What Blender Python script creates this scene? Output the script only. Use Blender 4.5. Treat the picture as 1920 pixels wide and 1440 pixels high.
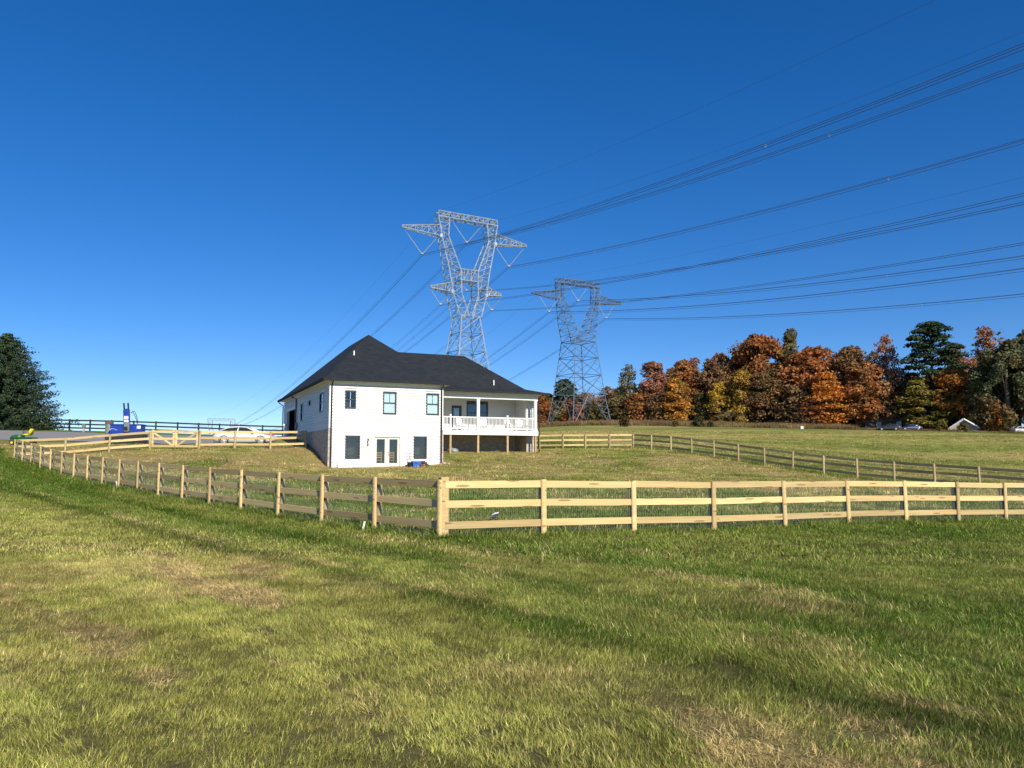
import bpy, math, random
import numpy as np
from mathutils import Vector, Matrix
R = math.radians
sc = bpy.context.scene
for o in list(bpy.data.objects): bpy.data.objects.remove(o)

# ------------------------------------------------------------------ camera, sky, sun, exposure
EYE = 1.65
cam = bpy.data.cameras.new('camera'); cam_ob = bpy.data.objects.new('camera', cam); sc.collection.objects.link(cam_ob)
cam.sensor_width = 36; cam.lens = 27.04; cam.clip_end = 6000; cam.clip_start = .1
cam_ob.location = (0, 0, EYE); cam_ob.rotation_euler = (R(90 + 5.545), 0, 0)
sc.camera = cam_ob
SUN_AZ, SUN_EL = 150, 31                 # clockwise from the view direction; behind the camera, to the right
world = bpy.data.worlds.new('World'); sc.world = world; world.use_nodes = True
wn = world.node_tree; bg = wn.nodes['Background']
sky = wn.nodes.new('ShaderNodeTexSky'); sky.sky_type = 'NISHITA'; sky.sun_disc = False
sky.sun_elevation = R(SUN_EL); sky.sun_rotation = R(SUN_AZ)
sky.altitude = 200; sky.air_density = 0.68; sky.dust_density = 0.0; sky.ozone_density = 4.2
hsv = wn.nodes.new('ShaderNodeHueSaturation'); hsv.inputs['Saturation'].default_value = 1.40; hsv.inputs['Hue'].default_value = .510; gam = wn.nodes.new('ShaderNodeGamma'); gam.inputs['Gamma'].default_value = .82
wn.links.new(sky.outputs[0], gam.inputs[0]); wn.links.new(gam.outputs[0], hsv.inputs['Color']); wn.links.new(hsv.outputs[0], bg.inputs[0]); bg.inputs[1].default_value = 0.138
sl = bpy.data.lights.new('sun', 'SUN'); sl.energy = 5.0; sl.angle = R(.53); sl.color = (1, .925, .78)
sun = bpy.data.objects.new('sun', sl); sc.collection.objects.link(sun)
sdir = Vector((math.sin(R(SUN_AZ)) * math.cos(R(SUN_EL)), math.cos(R(SUN_AZ)) * math.cos(R(SUN_EL)), math.sin(R(SUN_EL))))
sun.rotation_euler = sdir.to_track_quat('Z', 'Y').to_euler(); sun.location = (60, -40, 60)
sc.view_settings.view_transform = 'Standard'; sc.view_settings.look = 'None'
sc.view_settings.exposure = 0.40; sc.view_settings.gamma = 1
sc.render.engine = 'CYCLES'

rng = np.random.default_rng(7); random.seed(7)
# ------------------------------------------------------------------ terrain height (thin plate spline through surveyed points)
HA = np.array([-11.633, 49.0]); HAZ = R(65.5)
HU = np.array([math.sin(HAZ), math.cos(HAZ)]); HV = np.array([-math.cos(HAZ), math.sin(HAZ)])
def hp(u, v):
    q = HA + HU * u + HV * v
    return float(q[0]), float(q[1])
CP = [(0,0,0),(-8,0,.1),(8,0,-.1),(0,8,0.02),(-8,9,.05),(9,9,-.1),(0,-20,0),(-25,-15,.3),(25,-15,-.5),(-22,14,.15),(24,14,-.45),
 (-1.4,16,.01),(-4.5,19.4,.04),(-9.3,24.6,.15),(-14.2,30,.34),(-19.1,35.3,.56),(-22.5,39,.77),(-25.8,42.6,1.1),(-29.1,46.2,1.49),(-31,48.3,1.65),
 (-30,40,.95),(-40,48,1.75),(-28,30,.45),
 (.64,17.1,-.01),(4.8,19.2,-.12),(9.1,21.4,-.15),(15.7,24.8,-.32),(22,28,-.42),(28.8,31.6,-.5),
 (10.3,65.6,2.55),(12.2,62,2.29),(14.4,57.9,1.85),(16.5,54,1.35),(18.7,50,.83),(20.8,46,.42),(24,40,.04),(26.5,35.5,-.25),
 (4.3,65.5,2.5),(7,65.5,2.5),(1,66.3,2.5),
 (-28.6,49.4,1.78),(-26.1,50,2.05),(-23.9,51,2.27),(-20.9,51.6,2.3),(-18.8,52.3,2.34),(-16.6,53,2.32),(-14.4,54,2.4),
 (-22,46,1.5),(-16,47,1.55),(-18,40,.85),(-13,43,.95),
 hp(0,-.2)+(1.08,), hp(3.8,-.3)+(1.08,), hp(7.6,-.3)+(1.26,), hp(-.2,2)+(1.62,), hp(-.2,4)+(2.15,), hp(-.3,7)+(2.6,), hp(-.3,10)+(2.95,), hp(-.3,14)+(3.35,), hp(-.3,19)+(3.5,),
 hp(4,-8)+(.75,), hp(9.6,4)+(2.0,), hp(11.8,4)+(2.08,), hp(14.2,4)+(2.1,), hp(16.6,4)+(2.12,), hp(12,6.8)+(2.2,), hp(18,9)+(2.25,),hp(8.2,1.5)+(1.6,), hp(13,0)+(1.55,),
 (2,38,.35),(8,45,.7),(-6,30,.25),(8,30,.05),(4,52,1.5),
 (-20.6,60,2.68),(-26,60,2.8),(-28,56,2.72),(-35,55,2.62),(-45,56,2.6),(-40,68,3.5),(-52,70,3.8),(-28,70,3.55),(-24,78,3.8),
 (-62,88,5.0),(-51,88,4.87),(-41,88,4.62),(-33,88,4.33),(-26,88,4.12),(-16,90,4.1),
 (-60,130,3.0),(-30,130,2.2),(-5,120,5.2),(-90,90,5.2),(-110,150,2.0),
 (5,95,4.6),(25,95,4.0),(45,80,1.6),(60,60,-.6),(45,45,-.8),(70,100,3.8),
 (4,160,7.4),(27,160,7.8),(60,160,7.7),(104,160,6.9),(140,150,5.5),
 (5,200,9.6),(19,210,10.7),(70,200,9.8),(125,190,8.4),(40,260,12.5),(140,260,12),(-10,230,7.5),(220,200,7),(100,80,.5),(120,20,-3),(-80,40,2),(-80,-30,1),(80,-40,-2),(0,-80,-1),
 (-100,260,-8),(-160,430,-22),(-60,400,-18),(60,420,9),(250,400,9),(-300,200,-6)]
_c = np.array(CP, float); _n = len(_c)
def _k(d2): return np.where(d2 > 1e-9, d2 * np.log(np.maximum(d2, 1e-9)), 0.0)
_S = 60.0
_xy = _c[:, :2] / _S
_K = _k(((_xy[:, None, :] - _xy[None, :, :]) ** 2).sum(-1)) + np.eye(_n) * 2e-4
_P = np.c_[np.ones(_n), _xy]
_A = np.block([[_K, _P], [_P.T, np.zeros((3, 3))]])
_w = np.linalg.solve(_A, np.r_[_c[:, 2], 0, 0, 0])
def gz(x, y):
    x = np.asarray(x, float); y = np.asarray(y, float); shp = x.shape
    q = np.c_[x.ravel(), y.ravel()]
    r = np.hypot(q[:, 0], q[:, 1] - 100); lim = 330.0
    fac = np.where(r > lim, lim / np.maximum(r, 1), 1)
    q2 = np.c_[q[:, 0] * fac, 100 + (q[:, 1] - 100) * fac] / _S
    out = np.empty(len(q2))
    for i in range(0, len(q2), 20000):
        b = q2[i:i + 20000]
        out[i:i + 20000] = _k(((b[:, None, :] - _xy[None]) ** 2).sum(-1)) @ _w[:_n] + _w[_n] + b @ _w[_n + 1:]
    return out.reshape(shp)
def g(x, y): return float(gz(np.array([x]), np.array([y]))[0])
# ------------------------------------------------------------------ helpers
COL = sc.collection
def tag(o, label=None, cat=None, group=None, kind=None):
    for k, v in (('label', label), ('category', cat), ('group', group), ('kind', kind)):
        if v: o[k] = v
    return o
def link(o, parent=None):
    COL.objects.link(o)
    if parent is not None: o.parent = parent
    return o
def empty(name, loc, rz=0, label=None, cat=None, group=None):
    o = bpy.data.objects.new(name, None); o.empty_display_size = .3
    COL.objects.link(o); o.location = loc; o.rotation_euler = (0, 0, rz)
    return tag(o, label, cat, group)
class MB:
    def __init__(s): s.v = []; s.f = []
    def add(s, vs, fs):
        b = len(s.v); s.v += [tuple(map(float, q)) for q in vs]; s.f += [tuple(i + b for i in q) for q in fs]; return s
    def box(s, x0, x1, y0, y1, z0, z1):
        return s.add([(x0,y0,z0),(x1,y0,z0),(x1,y1,z0),(x0,y1,z0),(x0,y0,z1),(x1,y0,z1),(x1,y1,z1),(x0,y1,z1)],
                     [(3,2,1,0),(4,5,6,7),(0,1,5,4),(1,2,6,5),(2,3,7,6),(3,0,4,7)])
    def bbox(s, x0, x1, y0, y1, z0, z1, b):      # box with chamfered vertical and top edges
        def ring(z, i): return [(x0+b+i,y0+i,z),(x1-b-i,y0+i,z),(x1-i,y0+b+i,z),(x1-i,y1-b-i,z),(x1-b-i,y1-i,z),(x0+b+i,y1-i,z),(x0+i,y1-b-i,z),(x0+i,y0+b+i,z)]
        return s.loft([ring(z0, b*.6), ring(z0 + b, 0), ring(z1 - b, 0), ring(z1, b*.6)])
    def loft(s, rings, caps=True):
        n = len(rings[0]); b = len(s.v)
        for r in rings: s.v += [tuple(map(float, q)) for q in r]
        for i in range(len(rings) - 1):
            for j in range(n):
                k = (j + 1) % n
                s.f.append((b+i*n+j, b+i*n+k, b+(i+1)*n+k, b+(i+1)*n+j))
        if caps:
            s.f.append(tuple(b + j for j in reversed(range(n)))); s.f.append(tuple(b + (len(rings)-1)*n + j for j in range(n)))
        return s
    def tube(s, pts, r, n=6, caps=True):
        P = [Vector(p) for p in pts]; rs = r if isinstance(r, (list, tuple)) else [r] * len(P); rings = []
        for i, p in enumerate(P):
            d = (P[min(i+1, len(P)-1)] - P[max(i-1, 0)]).normalized()
            a = d.cross(Vector((0, 0, 1)) if abs(d.z) < .9 else Vector((1, 0, 0))).normalized(); c = d.cross(a)
            rings.append([p + (a*math.cos(2*math.pi*k/n) + c*math.sin(2*math.pi*k/n)) * rs[i] for k in range(n)])
        return s.loft(rings, caps)
    def bar(s, p, q, w, h=None):                  # square bar
        return s.tube([p, q], w * .7071, 4)
    def lathe(s, c, prof, n=14):
        return s.loft([[(c[0] + r*math.cos(2*math.pi*k/n), c[1] + r*math.sin(2*math.pi*k/n), c[2] + z) for k in range(n)] for r, z in prof])
    def quad(s, a, b, c, d): return s.add([a, b, c, d], [(0, 1, 2, 3)])
    def mesh(s, name, mat=None, smooth=False):
        m = bpy.data.meshes.new(name); m.from_pydata(s.v, [], s.f); m.update()
        if mat: m.materials.append(mat)
        if smooth: m.polygons.foreach_set('use_smooth', [True] * len(m.polygons))
        return m
    def build(s, name, mat, parent=None, smooth=False, loc=None):
        o = bpy.data.objects.new(name, s.mesh(name, mat, smooth)); link(o, parent)
        if loc is not None: o.location = loc
        return o
def inst(name, mesh, parent=None, loc=(0,0,0), rot=(0,0,0), scale=(1,1,1)):
    o = bpy.data.objects.new(name, mesh); link(o, parent); o.location = loc; o.rotation_euler = rot; o.scale = scale; return o
def npmesh(name, V, Q, mat):                      # numpy verts / quads to mesh
    m = bpy.data.meshes.new(name); m.vertices.add(len(V)); m.vertices.foreach_set('co', np.ascontiguousarray(V, np.float32).ravel())
    k = Q.shape[1]; m.loops.add(Q.size); m.loops.foreach_set('vertex_index', Q.astype(np.int32).ravel())
    m.polygons.add(len(Q)); m.polygons.foreach_set('loop_start', np.arange(0, Q.size, k, dtype=np.int32)); m.polygons.foreach_set('loop_total', np.full(len(Q), k, np.int32))
    m.update(calc_edges=True)
    if mat: m.materials.append(mat)
    return m
def copy_tree(o, parent=None):
    c = o.copy(); COL.objects.link(c); c.parent = parent
    for ch in list(o.children): copy_tree(ch, c)
    return c

# value noise for scattering
_T = np.random.default_rng(3).random((256, 256))
def vnoise(x, y):
    xi = np.floor(x).astype(int); yi = np.floor(y).astype(int); fx = x - xi; fy = y - yi
    fx = fx*fx*(3-2*fx); fy = fy*fy*(3-2*fy)
    t = lambda a, b: _T[a % 256, b % 256]
    return (t(xi,yi)*(1-fx)+t(xi+1,yi)*fx)*(1-fy)+(t(xi,yi+1)*(1-fx)+t(xi+1,yi+1)*fx)*fy
def fbm(x, y, o=4):
    s = 0; a = .5; n = 0
    for i in range(o): s = s + a*vnoise(x*2**i+17*i, y*2**i+31*i); n += a; a *= .5
    return s / n
sst = lambda a, b, x: (lambda t: t*t*(3-2*t))(np.clip((x-a)/(b-a), 0, 1))
# ------------------------------------------------------------------ materials
class NT:
    def __init__(s, name):
        s.m = bpy.data.materials.new(name); s.m.use_nodes = True; s.t = s.m.node_tree; s.b = s.t.nodes['Principled BSDF']; s.out = s.t.nodes['Material Output']
    def n(s, typ, **kw):
        d = s.t.nodes.new('ShaderNode' + typ)
        for k, v in kw.items():
            if k.startswith('_'): setattr(d, k[1:], v)
            else: d.inputs[k.replace('__', ' ')].default_value = v
        return d
    def l(s, a, b): s.t.links.new(a, b)
    def coord(s, what='Object', scale=(1,1,1)):
        c = s.n('TexCoord'); mp = s.n('Mapping'); mp.inputs['Scale'].default_value = scale
        s.l(c.outputs[what], mp.inputs[0]); return mp.outputs[0]
    def noise(s, vec, scale, detail=4, rough=.55):
        d = s.n('TexNoise', Scale=scale, Detail=detail, Roughness=rough)
        if vec is not None: s.l(vec, d.inputs['Vector'])
        return d.outputs['Fac']
    def ramp(s, fac, stops):
        r = s.n('ValToRGB'); e = r.color_ramp.elements
        while len(e) < len(stops): e.new(.5)
        for i, (p, c) in enumerate(stops): e[i].position = p; e[i].color = (*c, 1)
        s.l(fac, r.inputs[0]); return r.outputs[0]
    def mix(s, fac, a, b, mode='MIX'):
        d = s.n('Mix', _data_type='RGBA', _blend_type=mode)
        for v, i in ((fac, 0), (a, 6), (b, 7)):
            if hasattr(v, 'is_linked'): s.l(v, d.inputs[i])
            elif i == 0: d.inputs[0].default_value = v
            else: d.inputs[i].default_value = (*v, 1)
        return d.outputs[2]
    def math(s, op, a, b=0.0, clamp=False):
        d = s.n('Math', _operation=op); d.use_clamp = clamp
        for v, i in ((a, 0), (b, 1)):
            if hasattr(v, 'is_linked'): s.l(v, d.inputs[i])
            else: d.inputs[i].default_value = v
        return d.outputs[0]
    def bump(s, h, strength=.3, dist=.02):
        d = s.n('Bump', Strength=strength, Distance=dist); s.l(h, d.inputs['Height']); s.l(d.outputs[0], s.b.inputs['Normal'])
    def fin(s, col=None, rough=.7, metal=0.0, spec=.4):
        if col is not None:
            if hasattr(col, 'is_linked'): s.l(col, s.b.inputs['Base Color'])
            else: s.b.inputs['Base Color'].default_value = (*col, 1)
        if hasattr(rough, 'is_linked'): s.l(rough, s.b.inputs['Roughness'])
        else: s.b.inputs['Roughness'].default_value = rough
        s.b.inputs['Metallic'].default_value = metal; s.b.inputs['Specular IOR Level'].default_value = spec
        return s.m
M = {}
def plain(name, c, rough=.6, var=.12, scale=3.0, metal=0.0, spec=.4, bump=0):
    t = NT(name); nz = t.noise(t.coord(), scale, 5)
    a = tuple(x*(1-var) for x in c); b = tuple(min(1, x*(1+var)) for x in c)
    if bump: t.bump(nz, bump, .02)
    M[name] = t.fin(t.ramp(nz, [(.3, a), (.7, b)]), rough, metal, spec)
def wood(name, c0, c1, rnd=.35, knots=True):
    t = NT(name); oi = t.n('ObjectInfo'); tc = t.n('TexCoord')
    add = t.n('VectorMath', _operation='ADD'); sc_ = t.n('VectorMath', _operation='SCALE'); sc_.inputs['Scale'].default_value = 37.0
    cmb = t.n('CombineXYZ'); t.l(oi.outputs['Random'], cmb.inputs[0]); t.l(oi.outputs['Random'], cmb.inputs[1]); t.l(cmb.outputs[0], sc_.inputs[0])
    t.l(tc.outputs['Object'], add.inputs[0]); t.l(sc_.outputs[0], add.inputs[1])
    mp = t.n('Mapping'); mp.inputs['Scale'].default_value = (1.3, 16, 16); t.l(add.outputs[0], mp.inputs[0])
    nz = t.noise(mp.outputs[0], 1.6, 6, .6)
    mp2 = t.n('Mapping'); mp2.inputs['Scale'].default_value = (2.2, 5, 5); t.l(add.outputs[0], mp2.inputs[0])
    blot = t.noise(mp2.outputs[0], 1.1, 3)
    col = t.ramp(nz, [(.25, c0), (.7, c1)])
    col = t.mix(t.math('MULTIPLY', t.math('SUBTRACT', blot, .45, True), 1.6, True), col, tuple(x*y for x, y in zip(c1, (1.05, .80, .60))))
    hv = t.n('HueSaturation'); hv.inputs['Saturation'].default_value = 1
    mr = t.n('MapRange'); mr.inputs['To Min'].default_value = 1-rnd*.7; mr.inputs['To Max'].default_value = 1+rnd*.45
    t.l(oi.outputs['Random'], mr.inputs[0]); t.l(mr.outputs[0], hv.inputs['Value']); t.l(col, hv.inputs['Color']); col = hv.outputs[0]
    if knots:
        vo = t.n('TexVoronoi', Scale=1.0); mp3 = t.n('Mapping'); mp3.inputs['Scale'].default_value = (2.6, 9, 9); t.l(add.outputs[0], mp3.inputs[0]); t.l(mp3.outputs[0], vo.inputs['Vector'])
        k = t.math('LESS_THAN', vo.outputs['Distance'], .19)
        col = t.mix(t.math('MULTIPLY', k, .7), col, (.17, .095, .04))
    wz = t.noise(mp2.outputs[0], .55, 4); col = t.mix(t.math('MULTIPLY', t.math('SUBTRACT', wz, .54, True), 1.3, True), col, tuple(sum(c0)/3*q for q in (1.02, .98, .9)))
    t.bump(nz, .25, .006)
    M[name] = t.fin(col, .75, 0, .25)
wood('pine_board', (.46, .33, .14), (.65, .50, .25), .45)
wood('pine_post', (.33, .26, .145), (.47, .385, .23), .3)
wood('chair_wood', (.38, .20, .08), (.55, .32, .14), .2, False)
wood('deck_post', (.36, .25, .14), (.48, .35, .2), .2)
plain('black_rail', (.022, .026, .035), .55, .3)
plain('white_paint', (.78, .78, .76), .5, .04)
plain('vinyl', (.66, .66, .645), .42, .03, 1.2)
plain('cream_door', (.62, .60, .53), .45, .05)
plain('charcoal', (.035, .040, .048), .4, .15)
plain('gutter', (.020, .022, .026), .75, .2, 3, 0, .15)
plain('interior_shade', (.035, .036, .04), .9, .2)  # near-black colour stands for the shade inside unlit rooms
plain('interior_floor', (.16, .12, .08), .7, .2)
plain('blind', (.72, .80, .79), .6, .05)
plain('soffit', (.66, .66, .64), .6, .05)
plain('pvc', (.72, .72, .70), .45, .05)
plain('concrete', (.42, .40, .37), .9, .15, 9)
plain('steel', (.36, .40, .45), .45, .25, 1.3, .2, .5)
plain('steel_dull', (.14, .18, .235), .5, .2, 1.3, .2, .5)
plain('steel_far', (.42, .50, .58), .6, .1, 1.3)  # paled towards sky blue: distance haze painted into the steel
plain('insulator', (.30, .34, .35), .35, .1)
plain('conductor', (.06, .065, .075), .6, .1)
plain('wire_galv', (.36, .37, .34), .5, .1, 4, .3)
plain('tyre', (.02, .02, .02), .8, .2)
plain('alloy', (.62, .63, .65), .35, .1, 5, .5)
plain('blue_steel', (.012, .045, .30), .4, .25, 5)
plain('blue_tub', (.02, .12, .50), .45, .15)
plain('black_plastic', (.018, .018, .02), .5, .2)
plain('mower_green', (.015, .10, .025), .4, .2)
plain('mower_yellow', (.78, .56, .02), .45, .05)
plain('red_paint', (.40, .03, .025), .4, .1)
plain('grey_metal', (.20, .23, .24), .55, .25, 4, .3)
plain('rust', (.17, .08, .055), .8, .3)
plain('decal', (.72, .72, .72), .5, .05)
plain('decal_red', (.5, .05, .05), .5, .05)
plain('white_plastic', (.80, .80, .80), .35, .03)
plain('bark', (.13, .10, .075), .9, .3, 6, bump=.5)
plain('bark_pale', (.27, .24, .20), .9, .25, 6)
plain('twig', (.14, .115, .09), .9, .3)
plain('rock', (.40, .30, .22), .9, .25, 7)
plain('mulch', (.12, .07, .04), .95, .4, 20)
plain('lamp_black', (.03, .03, .03), .4, .1)
plain('lens', (.55, .58, .60), .2, .1)
plain('house_dark', (.055, .05, .048), .8, .2)
plain('roof_brown', (.15, .105, .085), .9, .2, 8)
plain('gable_white', (.42, .37, .31), .6, .1)
plain('gravel_pale', (.5, .47, .42), .9, .1)
# vinyl planks: slight grime and tone changes from plank to plank
t = NT('siding'); oi = t.n('ObjectInfo'); nz = t.noise(t.coord('Object', (.4, 1, 6)), 2.0, 4)
c = t.ramp(nz, [(.3, (.58, .58, .565)), (.7, (.64, .64, .63))]); hv = t.n('HueSaturation'); mr = t.n('MapRange'); mr.inputs['To Min'].default_value = .95; mr.inputs['To Max'].default_value = 1.03
t.l(oi.outputs['Random'], mr.inputs[0]); t.l(mr.outputs[0], hv.inputs['Value']); t.l(c, hv.inputs['Color']); M['siding'] = t.fin(hv.outputs[0], .45)
# brick
t = NT('brick'); tc = t.n('TexCoord'); sx = t.n('SeparateXYZ'); t.l(tc.outputs['Object'], sx.inputs[0]); cb = t.n('CombineXYZ')
t.l(t.math('ADD', sx.outputs[0], sx.outputs[1]), cb.inputs[0]); t.l(sx.outputs[2], cb.inputs[1])
br = t.n('TexBrick', Scale=1.0, Mortar__Size=.009, Mortar__Smooth=.2, Brick__Width=.205, Row__Height=.072)
br.inputs['Color1'].default_value = (.33, .275, .245, 1); br.inputs['Color2'].default_value = (.50, .44, .40, 1); br.inputs['Mortar'].default_value = (.50, .46, .41, 1); br.inputs['Bias'].default_value = 0
t.l(cb.outputs[0], br.inputs['Vector'])
blot = t.ramp(t.noise(cb.outputs[0], 5, 4), [(.35, (.72, .72, .74)), (.65, (1.1, 1.08, 1.05))])
t.bump(br.outputs['Fac'], -.4, .01); M['brick'] = t.fin(t.mix(1.0, br.outputs['Color'], blot, 'MULTIPLY'), .9)
# asphalt shingles: fine tabs with tone changes
t = NT('shingle'); tc = t.n('TexCoord'); sx = t.n('SeparateXYZ'); t.l(tc.outputs['Object'], sx.inputs[0]); cb = t.n('CombineXYZ')
t.l(t.math('ADD', sx.outputs[0], sx.outputs[1]), cb.inputs[0]); t.l(t.math('MULTIPLY', sx.outputs[2], 1.4), cb.inputs[1])
br = t.n('TexBrick', Scale=1.0, Mortar__Size=.006, Brick__Width=.32, Row__Height=.15)
br.inputs['Color1'].default_value = (.012, .0148, .020, 1); br.inputs['Color2'].default_value = (.020, .0245, .032, 1); br.inputs['Mortar'].default_value = (.014, .015, .018, 1)
t.l(cb.outputs[0], br.inputs['Vector'])
nz = t.ramp(t.noise(tc.outputs['Object'], 1.4, 6, .7), [(.3, (.80, .80, .80)), (.7, (1.05, 1.05, 1.05))])
t.bump(br.outputs['Fac'], -.3, .01); M['shingle'] = t.fin(t.mix(1.0, br.outputs['Color'], nz, 'MULTIPLY'), .85, 0, .3)
# glass
t = NT('glass'); tr = t.n('BsdfTransparent'); tr.inputs[0].default_value = (.86, .90, .92, 1); gl = t.n('BsdfGlossy'); gl.inputs['Roughness'].default_value = .03; gl.inputs['Color'].default_value = (.9, .95, 1, 1)
fr = t.n('Fresnel', IOR=1.48); ms = t.n('MixShader'); t.l(t.math('ADD', fr.outputs[0], .02, True), ms.inputs[0]); t.l(tr.outputs[0], ms.inputs[1]); t.l(gl.outputs[0], ms.inputs[2]); t.l(ms.outputs[0], t.out.inputs[0]); M['glass'] = t.m
plain('car_glass', (.02, .03, .035), .06, .1, 3, 0, .8)
# car paint takes the object's colour
t = NT('car_paint'); oi = t.n('ObjectInfo'); t.b.inputs['Coat Weight'].default_value = .5; t.b.inputs['Coat Roughness'].default_value = .06; M['car_paint'] = t.fin(oi.outputs['Color'], .38, .15)
# gravel drive
t = NT('gravel'); co = t.coord('Object'); n1 = t.noise(co, 14, 6, .7); n2 = t.noise(co, .35, 3)
c = t.ramp(n1, [(.3, (.13, .125, .125)), (.7, (.33, .325, .33))]); c = t.mix(t.math('MULTIPLY', t.math('SUBTRACT', n2, .5, True), 2.5, True), c, (.24, .20, .12)); t.bump(n1, .6, .02); M['gravel'] = t.fin(c, .95)

def foliage(name, dark, mid, light, trans=.34, use_obj=True, ns=.35):
    t = NT(name); geo = t.n('NewGeometry'); nz = t.noise(geo.outputs['Position'], ns, 4, .6)
    c1 = t.ramp(nz, [(.28, dark), (.52, mid), (.75, light)])
    isl = geo.outputs['Random Per Island']; hv = t.n('HueSaturation'); mr = t.n('MapRange'); mr.inputs['To Min'].default_value = .55; mr.inputs['To Max'].default_value = 1.45
    t.l(isl, mr.inputs[0]); t.l(mr.outputs[0], hv.inputs['Value'])
    mh = t.n('MapRange'); mh.inputs['To Min'].default_value = .482; mh.inputs['To Max'].default_value = .518; fr = t.math('FRACT', t.math('MULTIPLY', isl, 7.31)); t.l(fr, mh.inputs[0]); t.l(mh.outputs[0], hv.inputs['Hue'])
    if use_obj:
        oi = t.n('ObjectInfo'); n2 = t.noise(geo.outputs['Position'], .16, 4, .6); oc = t.mix(t.math('MULTIPLY', t.math('SUBTRACT', n2, .42, True), 3.2, True), oi.outputs['Color'], (.17, .125, .05)); n3 = t.noise(geo.outputs['Position'], .09, 2, .5); oc = t.mix(t.math('MULTIPLY', t.math('SUBTRACT', n3, .55, True), 3.0, True), oc, (.30, .13, .05)); c1 = t.mix(1.0, c1, oc, 'MULTIPLY')
    t.l(c1, hv.inputs['Color']); col = hv.outputs[0]
    d = t.n('BsdfDiffuse'); tl = t.n('BsdfTranslucent'); ms = t.n('MixShader'); ms.inputs[0].default_value = trans
    t.l(col, d.inputs[0]); t.l(col, tl.inputs[0]); t.l(d.outputs[0], ms.inputs[1]); t.l(tl.outputs[0], ms.inputs[2]); t.l(ms.outputs[0], t.out.inputs[0])
    M[name] = t.m
foliage('leaf', (.55, .55, .55), (1, 1, 1), (1.5, 1.35, 1.2))
foliage('needle', (.022, .038, .022), (.042, .066, .034), (.075, .095, .048), .12, False, .6)

# grass: colour from the dry / lush values that the ground carries
def grass_col(t, atype):
    a = t.n('Attribute', _attribute_name='dry', _attribute_type=atype); b = t.n('Attribute', _attribute_name='lush', _attribute_type=atype)
    base = t.mix(b.outputs['Fac'], (.355, .36, .085), (.098, .170, .018))
    return base, a.outputs['Fac'], b.outputs['Fac']
t = NT('grass_blade'); base, dry, lush = grass_col(t, 'INSTANCER'); geo = t.n('NewGeometry'); isl = geo.outputs['Random Per Island']
th = t.math('GREATER_THAN', t.math('ADD', dry, .12), t.math('FRACT', t.math('MULTIPLY', isl, 5.7)))
straw = t.mix(t.math('FRACT', t.math('MULTIPLY', isl, 13.3)), (.45, .315, .12), (.66, .53, .25))
c = t.mix(th, base, straw); hv = t.n('HueSaturation'); mr = t.n('MapRange'); mr.inputs['To Min'].default_value = .38; mr.inputs['To Max'].default_value = 1.6
t.l(isl, mr.inputs[0]); tn = t.n('Attribute', _attribute_name='tone', _attribute_type='INSTANCER'); t.l(t.math('MULTIPLY', mr.outputs[0], tn.outputs['Fac']), hv.inputs['Value']); t.l(c, hv.inputs['Color'])
d = t.n('BsdfDiffuse'); tl = t.n('BsdfTranslucent'); gs = t.n('BsdfGlossy'); gs.inputs['Roughness'].default_value = .45; gs.inputs['Color'].default_value = (.8, .85, .6, 1)
ms = t.n('MixShader'); ms.inputs[0].default_value = .3; m2 = t.n('MixShader'); m2.inputs[0].default_value = .015
t.l(hv.outputs[0], d.inputs[0]); t.l(hv.outputs[0], tl.inputs[0]); t.l(d.outputs[0], ms.inputs[1]); t.l(tl.outputs[0], ms.inputs[2]); t.l(ms.outputs[0], m2.inputs[1]); t.l(gs.outputs[0], m2.inputs[2]); t.l(m2.outputs[0], t.out.inputs[0]); M['grass_blade'] = t.m
foliage('tall_dry', (.17, .11, .055), (.26, .18, .09), (.36, .27, .14), .25, False, .12)

t = NT('ground'); base, dry, lush = grass_col(t, 'GEOMETRY'); geo = t.n('NewGeometry'); pos = geo.outputs['Position']
rot = t.n('Mapping'); rot.inputs['Rotation'].default_value = (0, 0, R(-45)); rot.inputs['Scale'].default_value = (1.0, .16, 1); t.l(pos, rot.inputs[0])
n1 = t.noise(pos, 9, 7, .75); n2 = t.noise(pos, 1.1, 5, .65); n3 = t.noise(rot.outputs[0], .55, 5, .65)
straw = t.mix(n1, (.27, .19, .075), (.46, .36, .16))
f = t.math('ADD', dry, t.math('MULTIPLY', t.math('SUBTRACT', n2, .5), 1.1)); f = t.math('ADD', f, t.math('MULTIPLY', t.math('SUBTRACT', n3, .5), .7)); st = t.n('Mapping'); st.inputs['Rotation'].default_value = (0, 0, R(6)); st.inputs['Scale'].default_value = (.035, .55, 1); t.l(pos, st.inputs[0]); n4 = t.noise(st.outputs[0], 1.0, 5, .7); f = t.math('ADD', f, t.math('MULTIPLY', t.math('SUBTRACT', n4, .5), .55)); f = t.math('ADD', f, t.math('MULTIPLY', t.math('SUBTRACT', n1, .5), .8), True)
c = t.mix(f, base, straw)
c = t.mix(1.0, c, t.ramp(n1, [(.25, (.45, .45, .45)), (.75, (1.35, 1.35, 1.3))]), 'MULTIPLY')
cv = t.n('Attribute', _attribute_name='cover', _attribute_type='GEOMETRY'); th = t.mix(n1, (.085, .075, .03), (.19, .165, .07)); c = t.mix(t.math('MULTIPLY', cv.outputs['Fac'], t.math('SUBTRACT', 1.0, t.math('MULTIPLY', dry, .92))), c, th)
t.bump(n1, .9, .08); M['ground'] = t.fin(c, .95, 0, .1)
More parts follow.
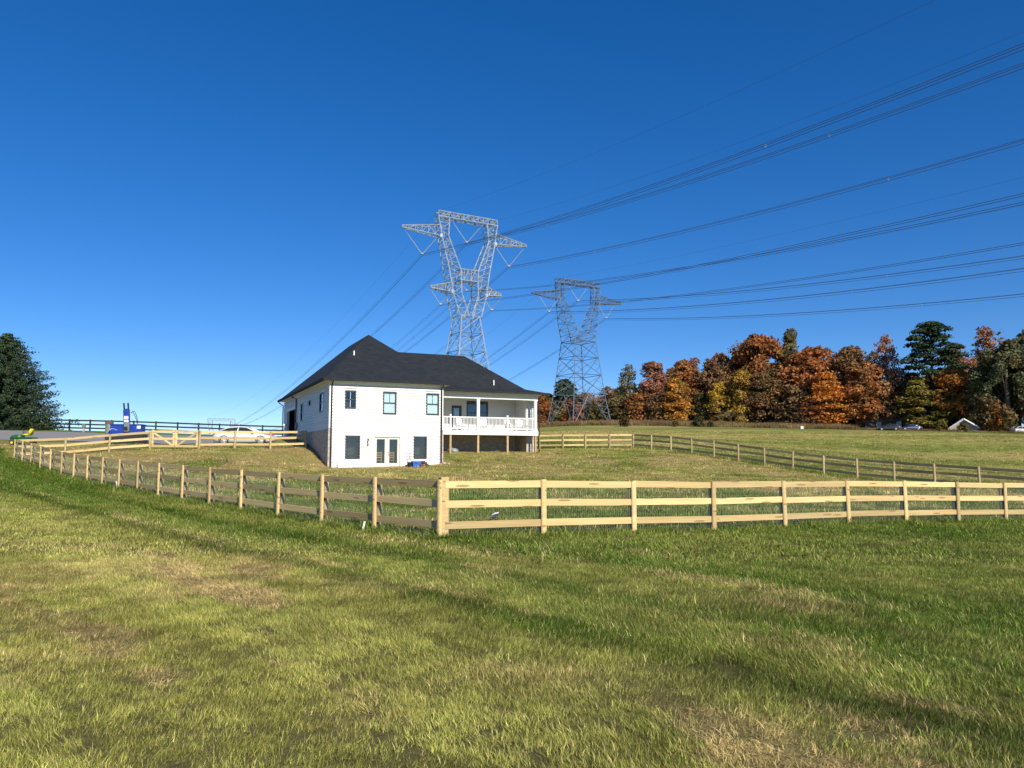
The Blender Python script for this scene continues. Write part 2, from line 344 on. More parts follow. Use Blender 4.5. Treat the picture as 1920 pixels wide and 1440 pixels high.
# ------------------------------------------------------------------ ground sheet
def axis(lo, hi, f0, f1, step, grow=1.13):
    a = list(np.arange(f0, f1 + 1e-6, step)); s = step; x = f1
    while x < hi: s *= grow; x += s; a.append(x)
    s = step; x = f0
    while x > lo: s *= grow; x -= s; a.insert(0, x)
    return np.array(a)
MOW = R(-41); MD = np.array([math.sin(MOW), math.cos(MOW)]); MP = np.array([math.cos(MOW), -math.sin(MOW)])   # along / across the mowing
C0 = np.array([-1.41, 16.0]); C1 = np.array([-31.0, 48.3]); C2 = np.array([28.8, 31.6]); C3 = np.array([10.3, 65.5])
def in_yard(x, y):                                   # inside the fence
    def side(a, b): return (b[0]-a[0])*(y-a[1]) - (b[1]-a[1])*(x-a[0])
    return (side(C0, C2) > 0) & (side(C1, C0) > 0) & (side(C2, C3) > 0) & (y < 66)
def dry_lush(x, y):
    a = x*MD[0]+y*MD[1]; s = x*MP[0]+y*MP[1]
    w = s + .5*(fbm(a*.08, s*.2)-.5) ; yard = in_yard(x, y)
    patch = fbm(x*.5+3, y*.5+9, 5); big = fbm(a*.06+11, s*.22+5, 4)
    dry = .05 + .8*sst(.65, .76, fbm(a*.45+3, s*1.1+9, 5)) + .25*sst(.5, .7, patch)
    dry = dry*(1-.62*sst(4.6, 6, w))*(1-.75*sst(11, 17, y))
    # straw left along the mower's wheel lines
    for c, wd, k in ((-1.25, .13, .7), (.45, .10, .4), (1.55, .12, .5), (5.6, .13, .75), (-3.6, .15, .5), (8.2, .12, .35)):
        dry = dry + k*np.exp(-((w-c)/wd)**2)*sst(.40, .66, fbm(a*.35+c*7, s*.6, 3))
    lush = .12 + .62*sst(4.4, 6.0, w) + 1.3*(big-.5) + .7*(fbm(x*.9+2, y*.9, 4)-.5)
    lush = lush + .6*np.exp(-((w-5.25)/.34)**2) + .45*np.exp(-((w-7.1)/.28)**2) + .25*np.exp(-((w-9.3)/.4)**2)  # dark wheel tracks: shading of leaning grass put into the colour
    sheen_stripe = np.sin((w)*2*math.pi/3.0)  # colour tint imitating the sheen of blades leaning alternate ways
    lush = lush + .10*sheen_stripe + .18*sst(12, 22, y)*(x < 6)
    # fence foot: uncut and green
    dy = .22*sst(.40, .62, fbm(x*.22+40, y*.22+13, 5)) + .9*sst(.48, .66, fbm(x*.5+4, y*.95+3, 5))
    rough = sst(31, 44, y + .25*x)
    dry = np.where(yard, dry*.2 + dy*(.25+.75*rough), dry)
    lush = np.where(yard, .85 - .5*rough + 1.2*(fbm(x*.3, y*.6)-.5), lush)
    # slope left of the house is the brownest
    br = np.exp(-(((x+17)/7.5)**2+((y-46.5)/5)**2)); dry = dry + .75*br*sst(.35, .6, fbm(x*.5+8, y*.8, 4))*yard
    # big field on the right: even, pale green with streaks of cut grass
    fld = sst(0, 6, (x-C3[0])*.88 + (y-C3[1])*.47)*(1-yard)*(x > 0) * (y > 30)
    st = fbm(x*.05+y*.02, y*.42-x*.05, 4)
    dry = dry*(1-fld) + fld*(.12+.6*sst(.45, .72, st)); lush = lush*(1-fld) + fld*(.20+.5*(1-sst(.3, .55, st))) + fld*.5*sst(135, 160, y+.12*x)*(1-sst(170, 178, y+.12*x))
    hu_ = (x-HA[0])*HU[0]+(y-HA[1])*HU[1]; hv2 = (x-HA[0])*HV[0]+(y-HA[1])*HV[1]; soil = ((hu_ > -.9) & (hu_ < 8.4) & (hv2 > -.75-.5*fbm(x*1.3, y*1.3)) & (hv2 < 6)) & ((hu_ < .3) | (hv2 < 0) | (hu_ > 7.4)) ; dry = np.where(soil, np.maximum(dry, .8), dry)
    near_left = sst(26, 34, y)*(x < -10)*(1-yard); lush = lush + .5*near_left; dry = dry*(1-.7*near_left)
    return np.clip(dry, 0, 1), np.clip(lush, 0, 1)
gx = axis(-1600, 1600, -46, 46, .5); gy = axis(-250, 1800, -4, 76, .5)
GX, GY = np.meshgrid(gx, gy); GZ = gz(GX, GY)
GZ = GZ + .05*(fbm(GX*.9, GY*.9)-.5)*(np.hypot(GX, GY) < 90)
hu = (GX-HA[0])*HU[0]+(GY-HA[1])*HU[1]; hv_ = (GX-HA[0])*HV[0]+(GY-HA[1])*HV[1]
inside = ((hu > .7) & (hu < 6.9) & (hv_ > .7) & (hv_ < 19.3))
GZ = np.where(inside, np.minimum(GZ, .7), GZ)
nx, ny = len(gx), len(gy)
ii = np.arange(ny-1)[:, None]*nx + np.arange(nx-1)[None]
Q = np.stack([ii, ii+1, ii+nx+1, ii+nx], -1).reshape(-1, 4)
gm = npmesh('ground', np.c_[GX.ravel(), GY.ravel(), GZ.ravel()], Q, M['ground'])
gm.polygons.foreach_set('use_smooth', np.ones(len(Q), bool))
D_, L_ = dry_lush(GX.ravel(), GY.ravel())
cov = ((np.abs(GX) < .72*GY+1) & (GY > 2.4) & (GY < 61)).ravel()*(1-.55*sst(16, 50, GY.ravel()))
for nm, arr in (('dry', D_), ('lush', L_), ('cover', cov)):
    at_ = gm.attributes.new(nm, 'FLOAT', 'POINT'); at_.data.foreach_set('value', arr.astype(np.float32))
tag(link(bpy.data.objects.new('ground', gm)), kind='structure')
def drape(name, poly, mat, dz=.03, step=1.0):           # a sheet that follows the ground inside a polygon
    P = np.array(poly); x0, y0 = P.min(0); x1, y1 = P.max(0)
    xs = np.arange(x0, x1+step, step); ys = np.arange(y0, y1+step, step); X, Y = np.meshgrid(xs, ys)
    def inp(x, y):
        r = np.zeros(x.shape, bool); j = len(P)-1
        for i in range(len(P)):
            c = ((P[i,1] > y) != (P[j,1] > y)) & (x < (P[j,0]-P[i,0])*(y-P[i,1])/(P[j,1]-P[i,1]+1e-9)+P[i,0]); r ^= c; j = i
        return r
    n = len(xs); i0 = (np.arange(len(ys)-1)[:, None]*n+np.arange(n-1)[None])
    cx = (X[:-1,:-1]+step/2); cy = (Y[:-1,:-1]+step/2); keep = inp(cx+.8*(fbm(cx*.4, cy*.4)-.5), cy+.8*(fbm(cx*.4+9, cy*.4)-.5))
    q = np.stack([i0, i0+1, i0+n+1, i0+n], -1)[keep]
    used = np.unique(q); mp = np.full(X.size, -1); mp[used] = np.arange(len(used))
    Z = gz(X.ravel()[used], Y.ravel()[used]) + dz
    m = npmesh(name, np.c_[X.ravel()[used], Y.ravel()[used], Z], mp[q], mat); m.polygons.foreach_set('use_smooth', np.ones(len(q), bool))
    return tag(link(bpy.data.objects.new(name, m)), kind='structure')
DRIVE = [(-78,74),(-56,68),(-40,61),(-31,57.5),(-26,57.5),(-24,62),(-19.6,66),(-18,68),(-20,74),(-30,76),(-44,78),(-60,81),(-78,84)]
drape('driveway', DRIVE, M['gravel'], .05, .6)
# ------------------------------------------------------------------ house
house = empty('house', (HA[0], HA[1], 0), R(24.5), 'white clapboard house with dark hipped roof and raised covered porch on a slope', 'house')
def boxT(mb, T, a0, a1, b0, b1, d0, d1):
    P = [T(a, b, d) for d in (d0, d1) for b in (b0, b1) for a in (a0, a1)]
    return mb.add(P, [(0,1,3,2),(4,6,7,5),(0,4,5,1),(2,3,7,6),(0,2,6,4),(1,5,7,3)])
def Tf(v0): return lambda a, b, d: (a, v0 - d, b)          # faces the yard
def Ts(u0): return lambda a, b, d: (u0 - d, a, b)          # faces the drive
def wall_holes(name, mat, T, a0, a1, b0, b1, holes, th=.15):
    A_ = sorted({a0, a1, *[h[0] for h in holes], *[h[1] for h in holes]}); B_ = sorted({b0, b1, *[h[2] for h in holes], *[h[3] for h in holes]}); mb = MB()
    for i in range(len(A_)-1):
        run = None
        for j in range(len(B_)-1):
            ca, cb = (A_[i]+A_[i+1])/2, (B_[j]+B_[j+1])/2
            if not any(h[0] < ca < h[1] and h[2] < cb < h[3] for h in holes): boxT(mb, T, A_[i], A_[i+1], B_[j], B_[j+1], -th, 0)
    return mb.build(name, mat, house)
plank = MB().loft([[(x,0,0),(x,-.058,0),(x,-.056,.012),(x,-.006,.193),(x,0,.193)] for x in (0, 1)]).mesh('siding_plank', M['siding'])
def siding(wall, kind, p0, a0, a1, b0, b1, holes, exp=.19):
    z = b0
    while z < b1 - .05:
        segs = [(a0, a1)]
        for h in holes:
            if h[2] - .02 < z + exp - .03 and h[3] + .02 > z + .03:
                ns = []
                for s, e in segs:
                    if h[1] <= s or h[0] >= e: ns.append((s, e)); continue
                    if h[0] - s > .04: ns.append((s, h[0]))
                    if e - h[1] > .04: ns.append((h[1], e))
                segs = ns
        for s, e in segs:
            zs = min(1, (b1 - z)/.193)
            if kind == 'f': inst('siding_plank', plank, wall, (s, p0, z), (0,0,0), (e-s, 1, zs))
            else: inst('siding_plank', plank, wall, (p0, e, z), (0,0,R(-90)), (e-s, 1, zs))
        z += exp
def window(T, a0, a1, b0, b1, blind=False, muntin=True, sash=True, fw=.075):
    mb = MB()
    for q in ((a0-.02,a0+fw,b0-.02,b1+.02),(a1-fw,a1+.02,b0-.02,b1+.02),(a0+fw,a1-fw,b0-.02,b0+fw),(a0+fw,a1-fw,b1-fw,b1+.02)): boxT(mb, T, *q, -.12, .045)
    bm = (b0+b1)/2
    if sash: boxT(mb, T, a0+fw, a1-fw, bm-.03, bm+.03, -.09, .02)
    w = mb.build('window', M['charcoal'], house)
    rows = [(b0+fw, bm-.03), (bm+.03, b1-fw)] if sash else [(b0+fw, b1-fw)]
    for i, (p, q) in enumerate(rows):
        m = MB(); boxT(m, T, a0+fw, a1-fw, p, q, -.03, -.02); m.build('pane', M['glass'], w)
        if muntin and (i == len(rows)-1 or muntin == 2):
            m = MB(); am = (a0+a1)/2; boxT(m, T, am-.013, am+.013, p, q, -.019, -.005); m.build('muntin', M['charcoal'] if blind else M['vinyl'], w)
    if blind:
        m = MB(); n = 26
        for k in range(n):
            z0 = b0+fw+(b1-b0-2*fw)*k/n; boxT(m, T, a0+fw*.7, a1-fw*.7, z0, z0+(b1-b0-2*fw)/n*.8, -.055, -.05)
        boxT(m, T, a0+fw*.7, a1-fw*.7, b0+.03, b1-.03, -.062, -.058); m.build('blind', M['blind'], w)
    else:
        m = MB(); boxT(m, T, a0-.3, a1+.3, b0-.3, b1+.3, -1.0, -.95); m.build('dark_room', M['interior_shade'], w)
        m = MB(); boxT(m, T, a0-.3, a0-.25, b0-.3, b1+.3, -.95, -.16); boxT(m, T, a1+.25, a1+.3, b0-.3, b1+.3, -.95, -.16); boxT(m, T, a0-.25, a1+.25, b0-.3, b0-.25, -.95, -.16); boxT(m, T, a0-.25, a1+.25, b1+.25, b1+.3, -.95, -.16); m.build('room_side', M['interior_shade'], w)
    return w
W1=(.96,1.67,4.88,6.03); W2=(3.46,4.36,4.58,6.04); W3=(6.43,7.33,4.60,6.03); B1=(1.04,1.98,1.65,3.12); B2=(5.59,6.49,1.66,3.13); DR=(2.87,4.72,1.10,3.12)
fh = [W1, W2, W3, B1, B2, DR]
wf = wall_holes('wall', M['vinyl'], Tf(0), 0, 7.6, .4, 6.62, fh)
siding(wf, 'f', 0, .10, 7.50, .86, 6.52, fh)
for a in (W1,): window(Tf(0), *a, muntin=2)
for a in (W2, W3): window(Tf(0), *a, blind=True)
for a in (B1, B2): window(Tf(0), *a, muntin=False)
for u0 in (-.035, 7.50):                                        # corner boards
    m = MB(); m.box(u0, u0+.135, -.045, .0, 3.6, 6.55)
    if u0 < 0: m.box(-.045, -.001, 0, .11, 3.6, 6.55)
    m.build('corner_board', M['white_paint'], house)
m = MB(); m.box(-.07, .20, -.062, 0, .3, 3.58); m.build('brick_return', M['brick'], house)
m = MB(); m.box(7.40, 7.66, -.062, 0, .3, 3.58); m.build('brick_return', M['brick'], house)
m = MB(); m.box(.2, 7.40, -.034, 0, 6.44, 6.62); m.build('frieze_board', M['white_paint'], house)
# side wall towards the drive
SW=(2.0,3.35,4.75,6.05); SQ=(6.8,7.6,5.45,5.85); SD=(9.9,11.0,4.5,5.85); GD=(13.6,18.0,3.3,5.62); sh=[SW,SQ,SD,GD]
ws = wall_holes('wall', M['vinyl'], Ts(0), .15, 20, 3.3, 6.62, sh)
siding(ws, 's', 0, .11, 12.9, 3.56, 6.5, sh); siding(ws, 's', 0, 12.98, 19.9, 3.56, 6.5, sh)
window(Ts(0), *SW, muntin=False, blind=True); window(Ts(0), *SQ, muntin=False, sash=False, fw=.05); window(Ts(0), *SD, muntin=False)
m = MB(); m.box(-.065, .15, .001, 20.05, 0, 3.55); m.build('brick_wall', M['brick'], house)
m = MB(); boxT(m, Ts(0), 13.45, 13.6, 3.4, 5.62, 0, .05); boxT(m, Ts(0), 18, 18.15, 3.4, 5.62, 0, .05); boxT(m, Ts(0), 13.45, 18.15, 5.62, 5.80, 0, .05); m.build('garage_trim', M['white_paint'], house)
m = MB(); m.box(.2, 6.5, 13.0, 13.05, 3.3, 6.2); m.box(.2, 6.5, 18.9, 18.95, 3.3, 6.2); m.box(6.5, 6.55, 13.0, 18.95, 3.3, 6.2); m.box(.2, 6.5, 13.05, 18.9, 6.15, 6.2); m.build('garage_room', M['interior_shade'], house)
m = MB(); m.box(-.6, 6.5, 13.05, 18.9, 3.2, 3.45); m.build('garage_floor', M['concrete'], house)
m = MB(); m.box(7.45, 7.6, .15, 20, .4, 6.62); m.box(0, 7.6, 19.85, 20, 1, 6.62); m.build('wall', M['vinyl'], house)
# main body behind the porch
PD=(10.80,11.62,3.78,5.78); PW=(12.05,12.95,4.35,6.15); PX=(12.95,13.85,4.35,6.15); ph=[PD,PW,PX]
wp = wall_holes('wall', M['vinyl'], Tf(7), 7.6, 16.3, 3.45, 6.6, ph); siding(wp, 'f', 7, 7.62, 16.28, 3.78, 6.3, ph)
window(Tf(7), *PW, muntin=False); window(Tf(7), *PX, muntin=False)
m = MB(); boxT(m, Tf(7), 10.80, 10.95, 3.78, 5.78, -.1, .04); boxT(m, Tf(7), 11.47, 11.62, 3.78, 5.78, -.1, .04); boxT(m, Tf(7), 10.95, 11.47, 5.6, 5.78, -.1, .04); boxT(m, Tf(7), 10.95, 11.47, 3.78, 4.1, -.1, .04)
pdoor = m.build('porch_door', M['charcoal'], house); m = MB(); boxT(m, Tf(7), 10.95, 11.47, 4.1, 5.6, -.06, -.05); m.build('pane', M['glass'], pdoor)
m = MB(); boxT(m, Tf(7), 10.9, 11.5, 4.0, 5.7, -.1, -.09); m.build('blind', M['blind'], pdoor)
m = MB(); m.box(16.3, 17.0, 5.0, 5.15, 3.5, 6.6); m.box(16.3, 16.45, 5.15, 7.1, 3.5, 6.6); m.box(16.85, 17.0, 5.15, 13.2, 2, 6.6); m.box(7.6, 16.85, 13.05, 13.2, 2, 6.6)
wb = m.build('wall', M['vinyl'], house); siding(wb, 'f', 5.0, 16.32, 16.98, 3.6, 6.5, []); siding(wb, 's', 16.3, 5.02, 7.0, 3.78, 6.3, [])
m = MB(); m.box(16.28, 17.02, 4.95, 5.15, 1.4, 3.5); m.box(7.62, 16.3, 6.98, 7.12, 1.4, 3.44); m.box(16.28, 16.45, 5.15, 6.98, 1.4, 3.5); m.box(16.87, 17.04, 5.15, 13.25, 1.4, 3.5); m.build('brick_wall', M['brick'], house)
# porch
m = MB()
for k in range(21): m.box(7.64, 16.78, 3.99+k*.143, 3.99+k*.143+.137, 3.72, 3.755)
porch = m.build('porch_floor', M['pvc'], house)
m = MB(); m.box(7.64, 16.80, 3.93, 3.985, 3.42, 3.765); m.box(16.80, 16.84, 3.93, 6.9, 3.42, 3.765); m.build('rim_board', M['white_paint'], porch)
m = MB()
for k in range(23): m.box(7.8+k*.4, 7.84+k*.4, 4.0, 6.95, 3.5, 3.715)
m.build('joist', M['deck_post'], porch)
def gh(u, v): return g(*hp(u, v))
for u in (9.65, 11.84, 14.25, 16.62):
    m = MB(); m.box(u-.075, u+.075, 4.0, 4.15, gh(u, 4.07)-.3, 3.6); m.build('support_post', M['deck_post'], porch)
for u in (11.84, 16.62):
    m = MB(); m.bbox(u-.11, u+.11, 3.97, 4.19, 3.76, 6.14, .012); m.box(u-.13, u+.13, 3.95, 4.21, 3.76, 3.9); m.box(u-.13, u+.13, 3.95, 4.21, 6.04, 6.14); m.build('column', M['white_paint'], house)
m = MB(); m.box(7.62, 16.82, 3.98, 4.18, 6.14, 6.33); m.box(16.62, 16.82, 4.18, 5.0, 6.14, 6.33); m.build('porch_beam', M['white_paint'], house)
m = MB(); m.box(7.62, 16.86, 4.0, 4.16, 6.33, 6.62); m.build('frieze_board', M['soffit'], house)
m = MB(); m.box(7.62, 16.6, 4.18, 6.98, 6.40, 6.46); m.build('porch_ceiling', M['soffit'], house)
rail = MB(); rail.box(7.66, 16.5, 4.045, 4.105, 4.69, 4.765); rail.box(7.66, 16.5, 4.05, 4.10, 3.86, 3.93); rail = rail.build('railing', M['white_paint'], house)
bal = MB().box(-.018, .018, 4.057, 4.093, 3.93, 4.69).mesh('baluster', M['white_paint'])
u = 7.75
while u < 16.45:
    if min(abs(u-q) for q in (9.65, 11.84, 14.25)) > .12: inst('baluster', bal, rail, (u, 0, 0))
    u += .112
for u in (9.65, 14.25):
    m = MB(); m.bbox(u-.065, u+.065, 4.01, 4.14, 3.76, 4.86, .01); m.bbox(u-.085, u+.085, 3.99, 4.16, 4.86, 4.92, .02); m.build('newel_post', M['white_paint'], rail)
# roofs
def hip(name, u0, u1, v0, v1, ra, rb, ze, zr, th=.1):
    m = MB(); E_ = [(u0,v0),(u1,v0),(u1,v1),(u0,v1)]
    m.add([(*q, ze-th) for q in E_] + [(*q, ze) for q in E_] + [(*ra, zr), (*rb, zr)],
          [(3,2,1,0),(0,1,5,4),(1,2,6,5),(2,3,7,6),(3,0,4,7),(4,5,8),(5,6,9,8),(6,7,9),(7,4,8,9)])
    return m.build(name, M['shingle'], house)
roof = hip('roof', -.42, 8.02, -.42, 20.42, (3.8, 5.6), (3.8, 12.0), 6.75, 10.68)
m = MB(); x0, x1, y0, y1 = 4.35, 17.42, 3.52, 13.6
pr = [(y0,6.60),(y0,6.70),(y0+1.3,7.05),(8.55,9.95),(y1-1.3,7.05),(y1,6.70),(y1,6.60)]
L_ = [(x0, a, b) for a, b in pr]
Rr = [(x1,y0,6.60),(x1,y0,6.70),(x1-1.3,y0+1.3,7.05),(12.4,8.55,9.95),(x1-1.3,y1-1.3,7.05),(x1,y1,6.70),(x1,y1,6.60)]
m.add(L_ + Rr, [(i, i+7, i+8, i+1) for i in range(6)] + [(9,11,10), (8,12,11,9), (7,13,12,8), (0,6,13,7), tuple(range(6,-1,-1))])
roof2 = m.build('roof', M['shingle'], house)
def rect_ring(mb, u0, u1, v0, v1, w, z0, z1):
    mb.box(u0, u1, v0, v0+w, z0, z1); mb.box(u0, u1, v1-w, v1, z0, z1); mb.box(u0, u0+w, v0+w, v1-w, z0, z1); mb.box(u1-w, u1, v0+w, v1-w, z0, z1); return mb
rect_ring(MB(), -.40, 8.0, -.40, 20.4, .42, 6.60, 6.645).build('soffit', M['soffit'], house)
m = MB(); m.box(8.0, 17.38, 3.56, 4.0, 6.56, 6.595); m.box(16.9, 17.38, 4.0, 13.5, 6.56, 6.595); m.build('soffit', M['soffit'], house)
m = MB(); m.box(-.424, 8.10, -.53, -.425, 6.59, 6.755); m.box(-.53, -.425, -.53, 20.53, 6.588, 6.757); m.build('gutter', M['gutter'], roof)
m = MB(); m.box(8.1, 17.424, 3.41, 3.515, 6.55, 6.71); m.box(17.425, 17.53, 3.41, 13.6, 6.548, 6.712); m.build('gutter', M['gutter'], roof2)
def spout(pts, par=house): MB().tube(pts, .045, 8).build('downspout', M['gutter'], par)
spout([(.10,-.47,6.66),(.10,-.42,6.52),(.10,-.12,6.40),(.10,-.12,gh(.1,-.12)-.05)])
spout([(7.50,-.47,6.66),(7.50,-.42,6.52),(7.50,-.12,6.40),(7.50,-.12,gh(7.5,-.12)-.05)])
spout([(17.1,3.47,6.62),(17.0,3.6,6.5),(16.86,3.9,6.25),(16.86,3.9,gh(16.9,3.9)-.05)])
spout([(-.47,12.92,6.66),(-.42,12.92,6.5),(-.10,12.92,6.35),(-.10,12.92,3.0)]); spout([(-.47,20.2,6.66),(-.42,20.2,6.5),(-.10,20.0,6.25),(-.10,20.0,3.1)])
for u, v, z, par in ((2.08, 2.6, 8.6, roof), (13.6, 5.2, 7.3, roof2)):
    m = MB(); m.lathe((u, v, z-.15), [(.05, 0), (.05, .55), (.04, .56)], 10); m.build('vent_pipe', M['pvc'], par)
m = MB(); m.bbox(-.17, -.07, 12.3, 12.6, 3.9, 4.45, .02); m.build('meter_box', M['grey_metal'], house)
# french doors
m = MB(); boxT(m, Tf(0), 2.85, 2.95, 1.08, 3.14, -.13, .05); boxT(m, Tf(0), 4.64, 4.74, 1.08, 3.14, -.13, .05); boxT(m, Tf(0), 2.95, 4.64, 3.06, 3.14, -.13, .05); boxT(m, Tf(0), 2.95, 4.64, 1.04, 1.11, -.13, .06); fd = m.build('door_frame', M['cream_door'], house)
for a0 in (2.95, 3.80):
    m = MB(); a1 = a0+.84; boxT(m, Tf(0), a0, a0+.15, 1.11, 3.06, -.09, -.03); boxT(m, Tf(0), a1-.15, a1, 1.11, 3.06, -.09, -.03); boxT(m, Tf(0), a0+.15, a1-.15, 2.92, 3.06, -.09, -.03); boxT(m, Tf(0), a0+.15, a1-.15, 1.11, 1.36, -.09, -.03)
    d = m.build('glazed_door', M['cream_door'], house); m = MB(); boxT(m, Tf(0), a0+.15, a1-.15, 1.36, 2.92, -.065, -.055); m.build('pane', M['glass'], d)
    if a0 > 3:
        m = MB(); m.tube([(a0+.08, .03, 2.05), (a0+.08, -.035, 2.05)], .03, 8); m.build('deadbolt', M['lamp_black'], d); m = MB(); m.tube([(a0+.08, .03, 1.92), (a0+.08, -.06, 1.92), (a0+.17, -.06, 1.92)], .016, 6); m.build('handle', M['lamp_black'], d)
m = MB(); m.box(2.3, 5.3, .16, 2.9, .9, 1.09); m.build('room_floor', M['interior_floor'], house)
m = MB(); m.box(2.3, 5.3, 2.9, 2.95, .9, 3.4); m.box(2.25, 2.3, .16, 2.9, .9, 3.4); m.box(5.3, 5.35, .16, 2.9, .9, 3.4); m.box(2.3, 5.3, .16, 2.9, 3.35, 3.4); m.build('dark_room', M['interior_shade'], house)
# wall lantern, outlet
m = MB(); m.box(2.46, 2.56, -.05, -.03, 2.72, 2.95); m.tube([(2.51,-.04,2.88),(2.51,-.14,2.95),(2.51,-.16,2.86)], .012, 6); m.lathe((2.51,-.16,2.78), [(.02,.09),(.075,.05),(.065,.04)], 8); m.lathe((2.51,-.16,2.5), [(.03,0),(.055,.03)], 8)
for k in range(4): m.bar((2.51+.055*math.cos(k*1.571+.78),-.16+.055*math.sin(k*1.571+.78),2.53),(2.51+.065*math.cos(k*1.571+.78),-.16+.065*math.sin(k*1.571+.78),2.82), .01)
la = m.build('wall_lantern', M['lamp_black'], house); MB().lathe((2.51,-.16,2.53), [(.045,0),(.055,.28)], 8).build('lantern_glass', M['lens'], la)
m = MB(); m.bbox(2.44, 2.56, -.07, -.025, 1.55, 1.72, .01); m.build('outlet_cover', M['white_plastic'], house)
# ------------------------------------------------------------------ board fences
post_m = MB().lathe((0,0,0), [(.066,-.35),(.066,1.17),(.058,1.19)], 12).mesh('post', M['pine_post'])
sq_m = MB().bbox(-.085, .085, -.085, .085, -.35, 1.26, .008).mesh('post', M['pine_board'])
rail_m = MB().bbox(0, 1, -.0125, .0125, -.075, .075, .003).mesh('rail', M['pine_board'])
_bp = [(-.066,.0125),(-.066,-.014),(-.05,-.034),(-.02,-.046),(.02,-.046),(.05,-.034),(.066,-.014),(.066,.0125)]
bat_m = MB().loft([[(x, -y, z) for x, y in _bp] for z in (.04, 1.20, 1.21)]).mesh('face_board', M['pine_board'])
def rail_between(parent, p, q, name='rail', mesh=None, sag=0, hz=1.0):
    p = Vector(p); q = Vector(q); d = q - p; o = inst(name, mesh or rail_m, parent, p, (0, 0, 0), (d.length, 1, hz))
    o.rotation_euler = (random.uniform(-.015, .015), -math.atan2(d.z, math.hypot(d.x, d.y)), math.atan2(d.y, d.x)); return o
def fence(name, label, pts, out, battens=True, square=(), mesh_wire=True, loc_skip=(), wspan=.0508, wr=.0013):
    n = len(pts); zs = [g(*p) for p in pts]; base = Vector((pts[0][0], pts[0][1], zs[0])); root = empty(name, base, 0, label, 'fence')
    out = Vector((out[0], out[1], 0)).normalized()
    for i, (x, y) in enumerate(pts):
        d = Vector((pts[min(i+1, n-1)][0]-pts[max(i-1, 0)][0], pts[min(i+1, n-1)][1]-pts[max(i-1, 0)][1], 0)); a = math.atan2(d.y, d.x)
        P = Vector((x, y, zs[i])) - base
        if i in loc_skip: pass
        elif i in square: inst('post', sq_m, root, P, (0, 0, a))
        else: inst('post', post_m, root, P + Vector((0, 0, random.uniform(-.02, .02))), (random.uniform(-.02, .02), random.uniform(-.02, .02), random.uniform(0, 6)), (1, 1, 1))
        if battens and i not in square: inst('face_board', bat_m, root, P + out*.1065, (random.uniform(-.012, .012), random.uniform(-.012, .012), a if -math.sin(a)*out.x+math.cos(a)*out.y > 0 else a+math.pi))
    W = MB()
    for i in range(n-1):
        A0 = Vector((*pts[i], zs[i])) - base + out*.081; A1 = Vector((*pts[i+1], zs[i+1])) - base + out*.081; dd = (A1-A0).normalized()
        for h in (.285, .715, 1.12):
            j0, j1 = random.uniform(-.014, .014), random.uniform(-.014, .014)
            rail_between(root, A0 + dd*.003 + Vector((0, 0, h+j0)), A1 - dd*.003 + Vector((0, 0, h+j1)))
        if mesh_wire:
            B0 = A0 - out*.0155; B1 = A1 - out*.0155; L = (B1-B0).length; k = int(L/wspan)
            for j in range(k):
                q = B0.lerp(B1, j/k); W.tube([q + Vector((0,0,.01)), q + Vector((0,0,1.17))], wr, 3, False)
            for j in range(12): W.tube([B0 + Vector((0,0,.02+j*.1035)), B1 + Vector((0,0,.02+j*.1035))], wr, 3, False)
    if mesh_wire:
        w = W.build('wire_mesh', M['wire_galv'], root); w['kind'] = 'stuff'
    return root
def spread(a, b, n): return [(a[0]+(b[0]-a[0])*i/n, a[1]+(b[1]-a[1])*i/n) for i in range(n+1)]
lf = spread(C0, C1, 18)
_fd = (C2-C0)/np.linalg.norm(C2-C0); ff = [tuple(C0)] + [tuple(C0+_fd*(2.31+2.41*i)) for i in range(13)] + [tuple(C2)]
odir = lambda a, b, s: (s*(b[1]-a[1]), -s*(b[0]-a[0]))
fence('board_fence', 'wire-backed three-rail fence, boards in shade, from the thick corner post to the mower', lf, odir(C0, C1, -1))
f2 = fence('board_fence', 'sunlit wire-backed three-rail fence from the thick corner post along the foreground lawn', ff, odir(C0, C2, 1), square=(0,))
rf = spread(C3, C2, 16)
fence('board_fence', 'three-rail fence with dark shaded rails dividing the yard from the wide open field', rf, odir(C3, C2, -1), battens=False, wspan=.1016, wr=.0012)
bfp = [(-1.15, 67.2), (.85, 66.6), (2.35, 66.1), (4.35, 65.8), (6.25, 65.7), (8.3, 65.6), (10.3, 65.5)]
fence('board_fence', 'short sunlit three-rail fence between the porch end and the field fence corner', bfp, (0, 1), battens=False, loc_skip=(6,), wspan=.1, wr=.0012)
up1 = [(-31.0, 48.3), (-28.6, 49.4), (-26.1, 50.0), (-23.95, 51.0)]
up2 = [(-20.95, 51.7), (-18.8, 52.3), (-16.6, 53.0), (-14.42, 54.0)]
fence('board_fence', 'pale three-rail fence between the mower and the double gate, in front of the blue machine', up1, (-.3, 1), battens=False, loc_skip=(0,), wspan=.1, wr=.0012)
fence('board_fence', 'pale three-rail fence between the double gate and the house, in front of the silver car', up2, (-.3, 1), battens=False, wspan=.1, wr=.0012)
